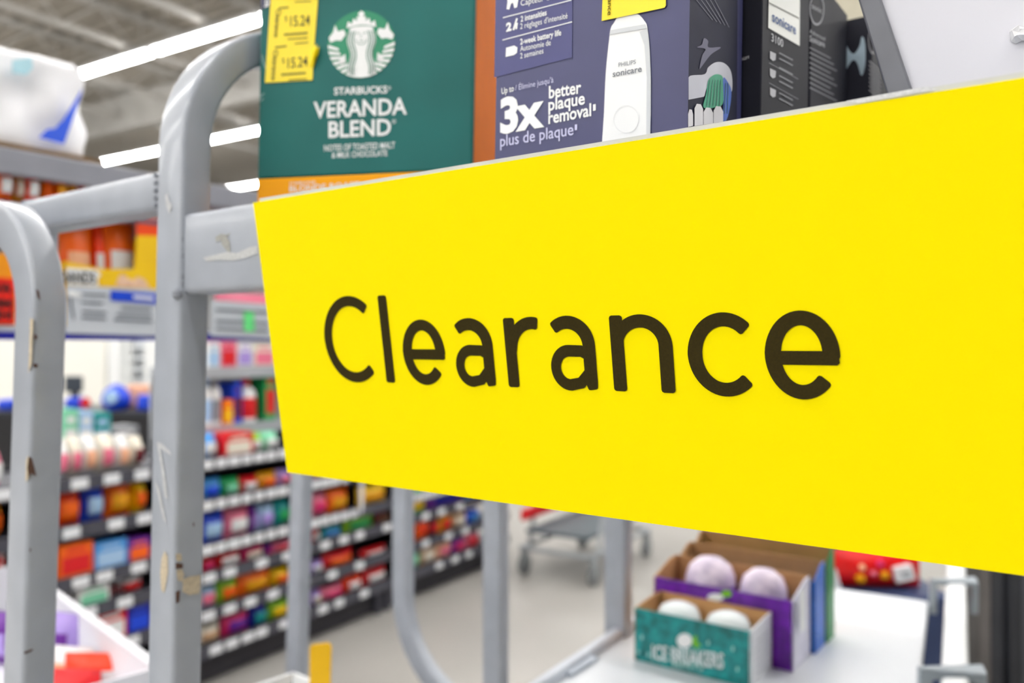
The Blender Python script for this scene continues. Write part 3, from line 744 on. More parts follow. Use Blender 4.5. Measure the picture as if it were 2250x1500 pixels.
# round emblem: green disc with a white crowned figure
EC, ER = (794.0, 97.5), 74.0
def em(x, y): return (EC[0] + x * ER, EC[1] - y * ER - 0.05 * x * ER)
dg = MB(); ppoly(dg, pr, [em(math.cos(2 * math.pi * i / 48), math.sin(2 * math.pi * i / 48)) for i in range(48)])
emb = dg.build('emblem', mat((0, 140, 98), rough=.45, var=.02), gbx, fix=False)
pw = pr.up(0.0003); wm = MB()
def ew(pts, mb=None, fc=None): ppoly(mb or wm, fc or pw, [em(*p) for p in pts])
ew([(-.44, .50), (-.40, .70), (-.28, .62), (-.24, .78), (-.12, .70), (-.15, .82), (-.06, .82), (-.10, .92), (0, 1.0), (.10, .92), (.06, .82), (.15, .82), (.12, .70), (.24, .78), (.28, .62), (.40, .70), (.44, .50), (.2, .56), (0, .58), (-.2, .56)])
def wave(x, sgn): return [(sgn * (x + 0.05 * math.sin(7.2 * yy + 0.6) - 0.02), yy) for yy in [0.44 - 0.1 * k for k in range(15)]]
hl_, hr_ = wave(0.40, -1), wave(0.40, 1)
body = [(-.34, .50), (-.2, .54), (0, .55), (.2, .54), (.34, .50)] + hr_ + [(.22, -.975), (0, -1.0), (-.22, -.975)] + hl_[::-1]
ew([(x, max(y, -math.sqrt(max(0, 1 - x * x)) * 0.99)) for x, y in body])
for sg in (-1, 1):
    ew([(sg * .46, .32), (sg * .52, .46), (sg * .70, .42), (sg * .78, .62), (sg * .84, .40), (sg * .97, .24), (sg * .92, .10), (sg * .74, .16), (sg * .60, .14)])
    for k in range(7):
        a0 = math.radians(2 - k * 10.5); a1 = math.radians(-4.5 - k * 10.5); dr = 0.10 + 0.02 * k
        ew([(sg * math.cos(a0) * .99, math.sin(a0) * .99), (sg * math.cos(a1) * .99, math.sin(a1) * .99), (sg * math.cos(a1 - .25) * (.70 - .0 * k), math.sin(a1 - .12) * .72 - .02), (sg * math.cos(a0 - .25) * .70, math.sin(a0 - .12) * .72 - .02)])
    ew([(sg * .48, -.26), (sg * .66, -.40), (sg * .60, -.58), (sg * .46, -.50)])
wm.build('emblem_figure', M_WHITE_INK, emb, fix=False)
pg = pw.up(0.0003); gm = MB()
for sg in (-1, 1):
    for k, xo in enumerate((0.20, 0.27, 0.345)):
        c_ = [(sg * (xo + 0.045 * math.sin(7.2 * yy + 0.6)), yy) for yy in [0.40 - 0.1 * q for q in range(13 + (2 - k))]]
        for p, q in zip(c_, c_[1:]):
            if p[0] ** 2 + q[1] ** 2 < 0.97: pline(gm, pg, em(*p), em(*q), 2.2)
    pline(gm, pg, em(sg * .05, .33), em(sg * .14, .34), 1.6)
c_ = [(0.19 * math.cos(a), 0.24 + 0.24 * math.sin(a)) for a in [math.radians(200 + 14 * k) for k in range(11)]]
for p, q in zip(c_, c_[1:]): pline(gm, pg, em(*p), em(*q), 1.4)
pline(gm, pg, em(0.0, .30), em(-.02, .20), 1.2); pline(gm, pg, em(-.05, .11), em(.05, .11), 1.8)
gm.build('emblem_lines', mat((90, 140, 120), rough=.5, var=.02), emb, fix=False)
# yellow price stickers
M_STK = mat((255, 228, 0), rough=0.35, var=0.02, scale=80)
M_STI = mat((70, 66, 20), rough=.6, var=.1)
stp = pr.up(0.0003)
def pticket(pts, texts, bars, parent, nm='price_sticker', fc=None):
    fc = fc or stp
    m = MB(); ppoly(m, fc, pts); st = m.build(nm, M_STK, parent, fix=False)
    i = MB(); f2 = fc.up(0.00025)
    for t in texts: ptext(i, f2, *t)
    if texts: i.build('print', M_STI, st, fix=False)
    i = MB()
    for b in bars: pline(i, f2, *b)
    if bars: i.build('small_print', mat((150, 138, 20), rough=.6), st, fix=False)
    return st
pticket([(597, -30), (702, -40), (692, 84), (588, 90)],
        [('$', (626, 46), (631, 46), 11), ('15.24', (638, 58), (681, 55), 22, 0.008)],
        [((624, 76), (676, 72), 5), ((648, 4), (684, 2), 3), ((612, 18), (634, 16), 4), ((632, 86), (676, 83), 3)], gbx)
pticket([(588, 90), (692, 84), (690, 108), (702, 102), (700, 116), (688, 150), (687, 176), (582, 182)],
        [('$', (620, 138), (625, 138), 11), ('15.24', (632, 150), (676, 145), 22, 0.008)],
        [((618, 164), (672, 160), 5), ((604, 104), (630, 101), 4), ((648, 96), (678, 93), 3), ((634, 176), (674, 173), 3)], gbx)
vt = MB(); f2 = stp.up(0.0003)
fl = MB(); q = [f2.at(676, 116), f2.at(686, 106), f2.at(702, 100), f2.at(698, 118), f2.at(688, 150), f2.at(680, 146)]
fl.add([q[0], q[1], q[2] + gback * -0.004, q[3] + gback * -0.005, q[4], q[5]], [(0, 1, 2, 3, 4, 5)]); fl.build('peeled_corner', M_STK, gbx, fix=False)
for yy in (76, 176):
    a = f2.at(607 if yy == 76 else 601, 20 if yy == 76 else 110); 
    vs, fs = text_shape('Clearance', 0.01); L_ = vs[:, 0].max()
    b = f2.at(602 if yy == 76 else 596, 82 if yy == 76 else 176)
    ex = (b - a) / L_; ey = gdir * 0.0042 / 0.73
    vt.add([a + ex * x + ey * y for x, y, _ in vs], fs)
vt.build('sticker_lettering', M_STI, gbx, fix=False)
dl = MB(); ppoly(dl, pr, [(572, -40), (599, -40), (597, 12), (573, 22)]); cl = dl.build('corner_label', mat((58, 62, 92), rough=.4, var=.03), gbx, fix=False)
d2 = MB(); pell(d2, pw, (587, 5), 5, 6, ring=.5); pline(d2, pw, (580, 14), (590, 12), 3); d2.build('print', M_WHITE_INK, cl, fix=False)
crs = MB(); 
for seg in (((572, 212), (580, 205)), ((573, 222), (578, 216)), ((574, 120), (583, 150))): pline(crs, pr, seg[0], seg[1], 2.2)
crs.build('crease', mat((150, 185, 182), rough=.6), gbx, fix=False)

# navy toothbrush box at the front
M_NAVY = mat((62, 64, 108), rough=0.4, var=0.05, scale=30)
BX1 = (0.1695, 0.297, 0.390, 0.455)
def cbox(u0, u1, v0, v1, h1, name, label, m, bevel=0.0008):
    t = thing(name, label, 'box', P((u0 + u1) / 2, v0, DECK), TH_CART)
    MB().box(P(u1, v0) + LU * DECK, -D * (u1 - u0), N * (v1 - v0), LU * (h1 - DECK)).build('carton', m, t, bevel=bevel)
    return t
tb = cbox(*BX1, 0.235, 'toothbrush_box', 'navy electric toothbrush box with white handle picture and yellow sticker', M_NAVY)
ff = Face(P(0, BX1[2]), np.cross(D, LU), 0.0004)
pn = MB(); ppoly(pn, ff, [(1090, -60), (1258, -60), (1257, 126), (1086, 170)])
pnl = pn.build('info_panel', mat((62, 64, 122), rough=.4, var=.03), tb, fix=False)
fi = ff.up(0.0003); ti = MB()
ptext(ti, fi, 'Capteur de', (1144, 13), (1215, -2), 13)
ptext(ti, fi, '2 intensities', (1144, 48), (1201, 33), 12, 0.02)
ptext(ti, fi, '2 réglages d\'intensité', (1143, 64), (1247, 40), 12)
ptext(ti, fi, '2-week battery life', (1143, 98), (1233, 77), 12, 0.02)
ptext(ti, fi, 'Autonomie de', (1143, 113), (1210, 99), 12)
ptext(ti, fi, '2 semaines', (1143, 129), (1194, 117), 12)
pline(ti, fi, (1105, 39), (1256, 0), 2); pline(ti, fi, (1104, 88), (1257, 48), 2)
ppoly(ti, fi, [(1113, -14), (1120, -12), (1130, -16), (1138, -14), (1139, 0), (1136, 16), (1130, 18), (1127, 6), (1123, 8), (1119, 21), (1113, 20), (1115, 4)])
ptext(ti, fi, '2', (1112, 69), (1124, 66), 17, 0.05); pline(ti, fi, (1128, 66), (1136, 40), 4); pline(ti, fi, (1134, 64), (1136, 50), 4)
ppoly(ti, fi, [(1112, 105), (1130, 100), (1137, 104), (1136, 116), (1129, 121), (1111, 125)])
ti.build('lettering', M_WHITE_INK, tb, fix=False)
tl = MB()
ptext(tl, ff, 'Up to', (1102, 207), (1129, 200), 13, 0.01)
ptext(tl, ff, '3x', (1099, 291), (1196, 274), 70, 0.045)
ptext(tl, ff, 'better', (1206, 216), (1277, 204), 26, 0.022)
ptext(tl, ff, 'plaque', (1205, 243), (1285, 228), 26, 0.022)
ptext(tl, ff, 'removal', (1205, 272), (1299, 254), 26, 0.022)
ptext(tl, ff, '1', (1303, 243), (1309, 242), 13, 0.03)
tl.build('lettering', M_WHITE_INK, tb, fix=False)
tl = MB()
ptext(tl, ff, '/ Élimine jusqu\'à', (1132, 199), (1216, 181), 12)
tl.build('lettering', mat((205, 205, 238), rough=.5, var=.01), tb, fix=False); tl = MB()
ptext(tl, ff, 'plus de plaque', (1099, 322), (1260, 296), 24, 0.008)
tl.build('lettering', mat((205, 205, 238), rough=.5, var=.01), tb, fix=False); tl = MB()
ptext(tl, ff, '1', (1263, 286), (1268, 285), 12, 0.02)
tl.build('lettering', mat((205, 205, 238), rough=.5, var=.01), tb, fix=False)
hm = MB()
ppoly(hm, ff, [(1322, 325), (1327, 250)] + smo([(1327, 250), (1331, 160), (1338, 90), (1342, 62), (1349, 50), (1358, 36), (1372, 31), (1398, 30), (1408, 36), (1416, 46), (1422, 58), (1427, 100), (1430, 170), (1430, 250)]) + [(1428, 310)])
hp = hm.build('handle_picture', mat((240, 242, 243), rough=.45, var=.01), tb, fix=False)
fh = ff.up(0.0003); hs_ = MB()
ppoly(hs_, fh, [(1339, 76), (1342, 66), (1418, 53), (1422, 62)])
ppoly(hs_, fh, [(1405, 70), (1422, 62), (1427, 100), (1430, 170), (1429, 300), (1420, 302), (1421, 170), (1416, 100)])
hs_.build('picture_shading', mat((206, 210, 214), rough=.45, var=.01), hp, fix=False)
h2 = MB(); ptext(h2, fh, 'PHILIPS', (1359, 147), (1397, 140), 9); ptext(h2, fh, 'sonicare', (1346, 169), (1410, 157), 13, 0.015)
hr2 = MB(); pell(hr2, fh, (1376, 262), 28, 31, ring=.95); hr2.build('button_ring', mat((226, 228, 230), rough=.5), hp, fix=False)
h2.build('picture_print', mat((120, 124, 132), rough=.5), hp, fix=False)
st1 = pticket([(1322, 46), (1326, -60), (1464, -60), (1463, 12), (1460, 17)], [], [], tb, fc=fh.up(0.0003))
vt = MB(); f3 = fh.up(0.0008); vs, fs = text_shape('Clearance', 0.008); L_ = vs[:, 0].max(); a = f3.at(1337, -45); b = f3.at(1335, 34)
ex = (b - a) / L_; ey = -D * 0.0026 / 0.7
vt.add([a + ex * x + ey * y for x, y, _ in vs], fs); vt.build('sticker_lettering', M_INK, st1, fix=False)
# printed side: brush head over teeth
M_SIDE = mat((36, 38, 60), rough=.6, var=.12, scale=40, spec=.2)
sd = MB(); fs_ = Face(P(BX1[0], 0), np.cross(N, LU), 0.0004)
ppoly(sd, fs_, [(1517, -70), (1621, -70), (1619, 262), (1511, 282)])
sdp = sd.build('side_panel', M_SIDE, tb, fix=False)
f4 = fs_.up(0.0003); bh = MB()
ppoly(bh, f4, [(1513, 219), (1513, 170)] + sm([(1513, 170), (1548, 163), (1556, 148), (1572, 137), (1590, 138), (1604, 152), (1609, 174), (1608, 200), (1600, 205), (1590, 180), (1562, 176), (1552, 196), (1543, 212)])[:-5])
bh.build('brush_head_picture', mat((205, 206, 216), rough=.45), sdp, fix=False)
f5 = f4.up(0.0002); bg_ = MB()
ppoly(bg_, f5, sm([(1556, 178), (1566, 166), (1578, 163), (1588, 170), (1590, 200), (1588, 228), (1572, 236), (1546, 236), (1552, 205)]))
bg_.build('bristle_picture', mat((40, 165, 125), rough=.5), sdp, fix=False)
b2 = MB(); ppoly(b2, f5, sm([(1589, 172), (1600, 182), (1607, 200), (1604, 235), (1596, 264), (1587, 262), (1590, 228)])); b2.build('bristle_picture', mat((65, 110, 205), rough=.5), sdp, fix=False)
b3 = MB(); f6 = f5.up(0.0002)
for k in range(5): pline(b3, f6, (1560 + k * 6, 176), (1553 + k * 7, 232), 1.2)
for k in range(2): pline(b3, f6, (1595 + k * 5, 182), (1592 + k * 6, 250), 1.2)
b3.build('bristle_lines', mat((15, 100, 90), rough=.5), sdp, fix=False)
th_ = MB()
for (x, w_, yt) in ((1512, 12, 240), (1526, 20, 228), (1546, 22, 236), (1568, 22, 233)):
    ppoly(th_, f6, [(x, 279 - (x - 1512) * .15), (x, yt + 10), (x + w_ * .25, yt), (x + w_ * .7, yt + 1), (x + w_ - 1, yt + 12), (x + w_ - 1, 276 - (x - 1512) * .15)])
th_.build('teeth_picture', mat((236, 234, 236), rough=.45), sdp, fix=False)
tx = MB()
for k in range(5): pline(tx, f4, (1524 + k * 9, -8 - k * 3), (1566 + k * 9, 44 + k * 4), 1.4)
tx.build('small_print', mat((96, 98, 118), rough=.5), sdp, fix=False)
gw = MB(); ppoly(gw, f4, sm([(1547, 84), (1556, 90), (1557, 104), (1584, 104), (1562, 120), (1542, 146), (1537, 150), (1543, 122), (1550, 108), (1532, 104), (1542, 98)])); gw.build('sparkle_print', mat((96, 95, 122), rough=.5), sdp, fix=False)

# three dark boxes in a line behind it
M_DKB = mat((22, 23, 34), rough=0.6, var=0.1, scale=40, spec=.2)
def dark_box(u0, u1, v0, v1, h1, label):
    t = cbox(u0, u1, v0, v1, h1, 'toothbrush_box', label, M_DKB)
    return t, Face(P(u0, 0), np.cross(N, LU), 0.0004), Face(P(0, v0), np.cross(D, LU), 0.0004)
b2_, s2, fr2 = dark_box(0.16, 0.285, 0.460, 0.551, 0.2355, 'black toothbrush box with white printed label, just behind the navy one')
m = MB(); ppoly(m, s2, [(1690, -40), (1758, -40), (1757, 101), (1688, 61)]); lb = m.build('white_label', mat((236, 236, 228), rough=.4, var=.02), b2_, fix=False)
m = MB(); k2 = s2.up(.0003); ptext(m, k2, 'sonicare', (1697, 46), (1749, 76), 22, 0.02); m.build('lettering', mat((30, 80, 150), rough=.5), lb, fix=False)
m = MB(); pline(m, k2, (1690, 6), (1756, 40), 1.6); m.build('print_line', M_INK, lb, fix=False)
m = MB(); ptext(m, s2, '3100', (1695, 90), (1721, 104), 17, 0.01); m.build('lettering', mat((200, 200, 205), rough=.5), b2_, fix=False)
m = MB()
for y in (122, 160, 202): ppoly(m, s2, [(1692, y - 10), (1705, y - 4), (1704, y + 10), (1698, y + 12), (1692, y + 6)])
m.build('icon', mat((190, 190, 195), rough=.5), b2_, fix=False)
m = MB()
for y in (118, 130, 150, 168, 180, 206, 218): pline(m, s2, (1712, y - 2), (1742, y + 14), 3.0)
for y in (138, 182): pline(m, s2, (1690, y), (1754, y + 36), 1.4)
m.build('small_print', mat((120, 121, 128), rough=.5), b2_, fix=False)
m = MB(); ptext(m, fr2, 'sonicare', (1624, 136), (1646, 128), 9); m.build('lettering', mat((200, 200, 205), rough=.5), b2_, fix=False)
b3_, s3, fr3 = dark_box(0.16, 0.28, 0.555, 0.648, 0.2495, 'black toothbrush box with ring emblem, middle of the dark boxes')
m = MB(); pell(m, s3, (1795, 20), 16, 36, ring=.88); ptext(m, s3, 'sonic', (1784, 18), (1806, 30), 12, 0.01); m.build('ring_emblem', mat((150, 151, 158), rough=.5), b3_, fix=False)
m = MB(); ptext(m, s3, 'Advanced', (1779, 72), (1813, 90), 9); ptext(m, s3, 'Sonicare', (1779, 90), (1812, 104), 13, 0.015); m.build('lettering', mat((165, 166, 172), rough=.5), b3_, fix=False)
m = MB()
for k in range(9): pline(m, s3, (1779, 104 + k * 11), (1825 + (k % 3) * 7, 128 + (k % 3) * 3 + k * 11), 2.6)
m.build('small_print', mat((110, 111, 120), rough=.5), b3_, fix=False)
b4_, s4, fr4 = dark_box(0.1437, 0.26, 0.655, 0.745, 0.2485, 'black toothbrush box with silver sheen print, farthest of the dark boxes')
m = MB(); ppoly(m, fr4, sm([(1853, 84), (1864, 108), (1876, 118), (1888, 102), (1894, 80), (1901, 96), (1901, 142), (1893, 166), (1884, 140), (1874, 132), (1862, 148), (1853, 162)]))
m.build('sheen_print', mat((150, 168, 180), rough=.35, var=.25, scale=60), b4_, fix=False)
m = MB(); pell(m, s4, (1918, 87), 10, 32, ring=.86); 
for k in range(8): pline(m, s4, (1910, 134 + k * 9), (1935, 156 + k * 9), 2.2)
m.build('small_print', mat((104, 104, 112), rough=.5), b4_, fix=False)
fl_ = on_v(1800, -60, .77); fl_r = on_v(1922, -60, .77)
zd = EYE + DECK - fl_[2]
bc = MB().poly([fl_ + UP * zd, fl_r + UP * zd, on_v(1919, 30, .77), on_v(1924, 10, .77), fl_r, on_v(1895, -66, .77), on_v(1860, -58, .77), fl_], N, 0.004)
bcl = bc.build('cardboard_flap', mat((206, 200, 178), rough=.7, var=.06)); tag(bcl, 'beige torn cardboard sheet standing behind the farthest dark box', 'cardboard')

# white board with a grey edge trim, leaning at the right end
BV = 0.47
wb_ = thing('white_board', 'plain white board with grey edge trim, right of the dark boxes', 'board', P(0.0, BV, DECK), TH_CART)
fb = lambda x, y: on_v(x, y, BV)
e0, e1 = fb(2003, 190), fb(1938, 0)
edn = e0 + (e0 - e1) * ((e0[2] - EYE - DECK) / (e1[2] - e0[2])); eup = e1 + (e1 - e0) * 0.45
right = -D * 0.42
MB().poly([edn, edn + right, eup + right, eup], N, 0.006).build('panel', mat((222, 222, 230), rough=.55, var=.015, scale=160, bump=.05), wb_)
tw = 0.0135
MB().poly([edn + D * tw - N * .004, edn - N * .004, eup - N * .004, eup + D * tw * .75 - N * .004], N, 0.010).build('edge_trim', mat((104, 106, 114), rough=.3, var=.06), wb_, bevel=.001)
tr = MB(); c0 = fb(2240, 78)
random.seed(3)
bm = [(2218, 72), (2228, 62), (2240, 58), (2252, 62), (2262, 70), (2262, 92), (2246, 90), (2232, 97), (2222, 92)]
tp = [fb(*p) - N * 0.0005 for p in bm]; tq = [fb(2240 + (x - 2240) * .55 + random.uniform(-4, 4), 77 + (y - 77) * .55 + random.uniform(-4, 4)) - N * 0.006 for x, y in bm]
k = len(bm); tr.add(tp + tq + [c0 - N * 0.005], [(i, (i + 1) % k, k + (i + 1) % k, k + i) for i in range(k)] + [(k + i, k + (i + 1) % k, 2 * k) for i in range(k)])
tr.build('torn_paper', mat((246, 246, 248), rough=.7, bump=.3, scale=200), wb_)

# ================================================================== NEIGHBOUR CART (left) AND ITS POSTS
Q0, Q1, W0, W1 = 0.6863, 0.7216, 0.3035, 0.3298
c2 = thing('stock_cart', 'scratched grey tubular cart frame at the left edge, nearest the lens', 'cart', P(0.9, 0.35, -EYE), TH_CART)
L2 = V(0.030, 0, 1.0)
def cp2(u, v, h): return P(u, v) + L2 * h
qc, wc = (Q0 + Q1) / 2, (W0 + W1) / 2
RB2 = 0.086
hs0 = 0.022
path = [cp2(qc, wc, -1.4), cp2(qc, wc, -0.5), cp2(qc, wc, 0.0), cp2(qc, wc, hs0)]
for k in range(1, 15):
    a = math.radians(90 * k / 14); path.append(cp2(qc + RB2 * (1 - math.cos(a)), wc, hs0 + RB2 * math.sin(a)))
path.append(cp2(qc + 0.3, wc, hs0 + RB2))
for k in range(1, 9):
    a = math.radians(90 * k / 8); path.append(cp2(qc + 0.3 + RB2 * math.sin(a), wc, hs0 + RB2 * math.cos(a)))
path.append(cp2(qc + 0.3 + RB2, wc, -1.4))
MB().sweep(path, N, WO, WS, 0.0040, seg=4).build('near_hoop', M_STEEL, c2, smooth=True)
f2s = Face(P(Q0, 0), np.cross(N, L2), 0.0005); f2f = Face(P(0, W0), np.cross(D, L2), 0.0005)
chip_or_glare(f2s, M_RUST, [[(63, 1002), (70, 1006), (76, 1028), (80, 1046), (68, 1040), (62, 1052), (60, 1026)], [(74, 798), (84, 801), (80, 808), (73, 806)], [(79, 634), (86, 640), (89, 662), (82, 652)], [(76, 732), (83, 740), (80, 746), (75, 744)],
                   [(53, 1432), (72, 1425), (72, 1429), (54, 1437)], [(65, 1204), (68, 1204), (68, 1212), (65, 1212)]], c2)
chip_or_glare(f2f, M_BARE, [[(66, 700), (73, 700), (69, 800), (62, 820)], [(57, 1010), (63, 1000), (62, 1050), (56, 1060)]], c2)
# far hoop: posts seen below the sign
def post_at(px, Z):
    q = at_z(px, 900, Z); return (q - O) @ D, (q - O) @ N
uA, vA = post_at(671, 1.46); uB, vB = post_at(886, 1.46); uC, vC = post_at(1089, 1.30)
LA = V(0.026, 0, 1.0)
MB().sweep([P(uA, vA) + LA * 0.03, P(uA, vA) + LA * -1.4], -D, WS, WO, 0.005).build('far_post', M_STEEL, c2, smooth=True)
MB().sweep([P(uC, vC, 0.06), P(uC, vC, -1.4)], -D, WS * 1.03, WO, 0.005).build('far_post', M_STEEL, c2, smooth=True)
MB().sweep([P(uA, vA, 0.03), P(uC, vC, 0.03)], UP, 0.03, 0.026, 0.004).build('cross_rail', M_STEEL, c2, smooth=True)
pb = [P(uB, vB, 0.03), P(uB, vB, -0.2), P(uB, vB, -0.44)]
for k in range(1, 12):
    a = math.radians(90 * k / 11); pb.append(P(uB - 0.17 * (1 - math.cos(a)), vB, -0.44 - 0.17 * math.sin(a)))
pb.append(P(uB - 0.26, vB, -0.61))
MB().sweep(pb, N, WO, WS, 0.006).build('curved_brace', M_STEEL, c2, smooth=True)
MB().uvh(0.70, 1.02, 0.335, 0.74, -0.545, -0.5245).build('lower_shelf', mat((168, 172, 178), rough=.4, var=.05), c2)
# white carton on the neighbour's lower shelf with yellow tab
q = on_h(645, 1475, -0.43)
lowdeck = on_h(430, 1700, -0.52)
wc_ = thing('white_carton', 'corner of a low white carton at the bottom edge, under the yellow tab', 'carton', q - UP * 0.09, TH_CART)
e1_ = unit(on_h(560, 1503, -0.43) - q); e2_ = unit(on_h(760, 1522, -0.43) - q)
M_CARD = mat((240, 242, 244), rough=.5, var=.02)
MB().box(q - UP * 0.09, e1_ * 0.24, -np.cross(e1_, UP) * (1 if -np.cross(e1_, UP) @ e2_ > 0 else -1) * 0.004, UP * 0.09).build('wall', M_CARD, wc_)
MB().box(q - UP * 0.09, e2_ * 0.16, -np.cross(e2_, UP) * (1 if -np.cross(e2_, UP) @ e1_ > 0 else -1) * 0.004, UP * 0.09).build('wall', M_CARD, wc_)
MB().poly([q - UP * 0.09, q + e1_ * 0.24 - UP * 0.09, q + e1_ * 0.24 + e2_ * 0.16 - UP * 0.09, q + e2_ * 0.16 - UP * 0.09], -UP, 0.004).build('bottom', M_CARD, wc_)
ty = at_z(703, 1460, 1.03)
yt = thing('yellow_tab', 'upright yellow plastic tab at the bottom edge, between grey posts', 'tag', ty - UP * 0.10, TH_CART)
yv = ty[1]
y0, y1 = at_z(680, 1412, yv), at_z(728, 1412, yv)
hw = y1[0] - y0[0]; r = 0.006
pts = []
for cx, cz, a0 in ((y1[0] - r, y0[2] - r, 0), (y0[0] + r, y0[2] - r - 0.002, 90)):
    pts += [V(cx + r * math.cos(math.radians(a0 + 90 * k / 6)), yv, cz + r * math.sin(math.radians(a0 + 90 * k / 6))) for k in range(7)]
zb = at_z(680, 1494, yv)[2]
pts += [V(y0[0], yv, zb), V(y0[0] - 0.002, yv, zb - 0.085), V(y1[0] + 0.002, yv, zb - 0.085), V(y1[0] - 0.001, yv, zb)]
MB().poly(pts, V(0, 1, 0), 0.003).build('tab', mat((255, 200, 0), rough=.35, var=.02), yt, bevel=.0006)
MB().box(V(y0[0] - 0.004, yv - 0.012, zb - 0.095), V(hw + 0.008, 0, 0), V(0, 0.03, 0), V(0, 0, 0.012)).build('foot', mat((255, 225, 0), rough=.35, var=.02), yt, bevel=.002)

# ================================================================== CANDY RACK (left, behind)
UR = 1.413
rack = thing('candy_rack', 'grey steel rack holding orange candy displays at the left', 'rack', P(UR + 0.15, 0.9, -EYE), TH_RACK)
hT = on_u(100, 338, UR)[2] - EYE; 
vs0, vs1 = 0.46, 1.16
M_RACK = mat((150, 152, 162), rough=.38, var=.05, scale=20, coat=.2)
MB().uvh(UR, UR + 0.03, vs0, vs1, hT - 0.042, hT).build('top_rail', M_RACK, rack, bevel=.003)
MB().uvh(UR + 0.03, UR + 0.34, vs0, vs1, hT - 0.012, hT - 0.006).build('top_shelf', M_RACK, rack)
hM = on_u(240, 731, UR)[2] - EYE
MB().uvh(UR + 0.002, UR + 0.34, vs0, vs1, hM - 0.0, hM + 0.01).build('display_shelf', mat((196, 200, 208), rough=.4, var=.03), rack)
MB().uvh(UR - 0.0, UR + 0.004, vs0, vs1, hM - 0.013, hM).build('blue_lip', cm('dark blue'), rack)
MB().uvh(UR + 0.003, UR + 0.03, 0.888, 0.912, -1.4, hT - 0.042).build('post', M_RACK, rack, bevel=.002)
MB().uvh(UR + 0.29, UR + 0.315, 0.488, 0.512, -1.4, hT - 0.012).build('post', M_RACK, rack, bevel=.002)
fr_ = Face(P(UR, 0), D, 0.002)
M_CARDG = mat((206, 212, 220), rough=.35, var=.02)
M_GTXT = mat((110, 118, 130), rough=.5)
def shelf_card(pts, label, m, fc=fr_):
    mb = MB(); mb.poly([fc.at(*p) for p in pts], D, 0.0015)
    t = mb.build('shelf_sign', m); return tag(t, label, 'sign')
fq = fr_.up(0.002)
s_a = shelf_card([(146, 626), (345, 636), (345, 738), (146, 732)], 'pale grey shelf sign with blue strip, left of the tall post', M_CARDG)
m = MB(); ppoly(m, fq, [(243, 637), (345, 645), (345, 668), (243, 660)]); bs = m.build('blue_strip', mat((10, 70, 215), rough=.4, var=.03), s_a, fix=False)
fz = fq.up(0.001)
m = MB()
for x, y, w_ in ((180, 646, 55), (180, 664, 46), (180, 684, 54), (180, 697, 54), (266, 676, 66), (256, 690, 78), (250, 702, 86)): pline(m, fq, (x, y), (x + w_, y + w_ * .05), 5)
ppoly(m, fq, [(152, 650), (157, 652), (163, 690), (164, 704), (160, 702), (155, 672)])
m.build('print', M_GTXT, s_a, fix=False)
m = MB(); pline(m, fz, (293, 652), (338, 656), 7); m.build('print', M_WHITE_INK, s_a, fix=False); m = MB(); ppoly(m, fz, [(148, 640), (160, 638), (182, 648), (176, 652), (150, 651)]); m.build('print', M_WHITE_INK, s_a, fix=False)
s_b = shelf_card([(463, 664), (466, 659), (640, 672), (640, 745), (463, 738)], 'pale grey shelf sign with green mark, between tall post and yellow sign', M_CARDG)
m = MB()
for y in (680, 705, 721): pline(m, fq, (474, y), (590, y + 6), 5)
m.build('print', M_GTXT, s_b, fix=False)
m = MB(); ppoly(m, fz, [(536, 684), (558, 686), (560, 728), (537, 728)]); m.build('green_mark', mat((110, 235, 140), rough=.5, var=.1), s_b, fix=False)
s_c = shelf_card([(-60, 606), (32, 612), (32, 712), (-60, 708)], 'red shelf sign with black lettering at the left edge', mat((245, 30, 10), rough=.4, var=.03))
m = MB(); ptext(m, fq, 'VA', (-14, 640), (26, 643), 20, .04)
for y in (660, 686): ptext(m, fq, 'MM' if y == 660 else 'HHI', (-20, y + 14), (26, y + 15), 18, .03)
m.build('lettering', cm('black'), s_c, fix=False)
# display trays with candy bags
def tray(v0, v1, h1, label, m, depth=0.16):
    t = thing('display_tray', label, 'display box', P(UR + 0.1, (v0 + v1) / 2, hM + 0.01), TH_RACK)
    return t
va = (on_u(140, 600, UR + .01) - O) @ N; vb_ = (on_u(352, 600, UR + .01) - O) @ N
h_fr = on_u(240, 582, UR + .01)[2] - EYE; h_hi = on_u(318, 515, UR + .01)[2] - EYE; h_top = on_u(318, 478, UR + .01)[2] - EYE
M_TRAY = mat((255, 205, 0), rough=.45, var=.05, scale=12)
tr1 = tray(va, vb_, h_fr, 'yellow candy display tray with a raised side, left of the tall post', M_TRAY)
vm = (on_u(298, 600, UR + .01) - O) @ N
B0 = hM + 0.0105
fu = UR + 0.006
MB().poly([P(fu, va, B0), P(fu, vb_, B0), P(fu, vb_, h_hi), P(fu, vm, h_hi - .004), P(fu, vm - .004, h_fr - 0.004), P(fu, (va + vm) / 2, h_fr - .008), P(fu, va, h_fr)], D, 0.003).build('front_wall', M_TRAY, tr1)
MB().poly([P(fu, vm, h_hi - .004), P(fu, vb_, h_hi), P(fu, vb_, h_top), P(fu, vm, h_top)], D, 0.003).build('header', mat((255, 75, 0), rough=.45, var=.03), tr1)
MB().uvh(fu, fu + 0.17, va, va + 0.003, B0, h_fr).build('side_wall', M_TRAY, tr1)
MB().uvh(fu, fu + 0.17, vb_ - .003, vb_, B0, h_hi).build('side_wall', M_TRAY, tr1)
MB().uvh(fu + .167, fu + 0.17, va, vb_, B0, h_top).build('back_wall', M_TRAY, tr1)
ft = Face(P(fu, 0), D, 0.0006)
m = MB(); ppoly(m, ft, [(146, 588), (212, 592), (222, 604), (214, 612), (216, 628), (146, 624)]); pp = m.build('white_patch', M_WHITE_INK, tr1, fix=False)
m = MB(); ptext(m, ft.up(.0006), 'BRANDS', (120, 619), (210, 622), 24, .03); m.build('lettering', cm('black'), pp, fix=False)
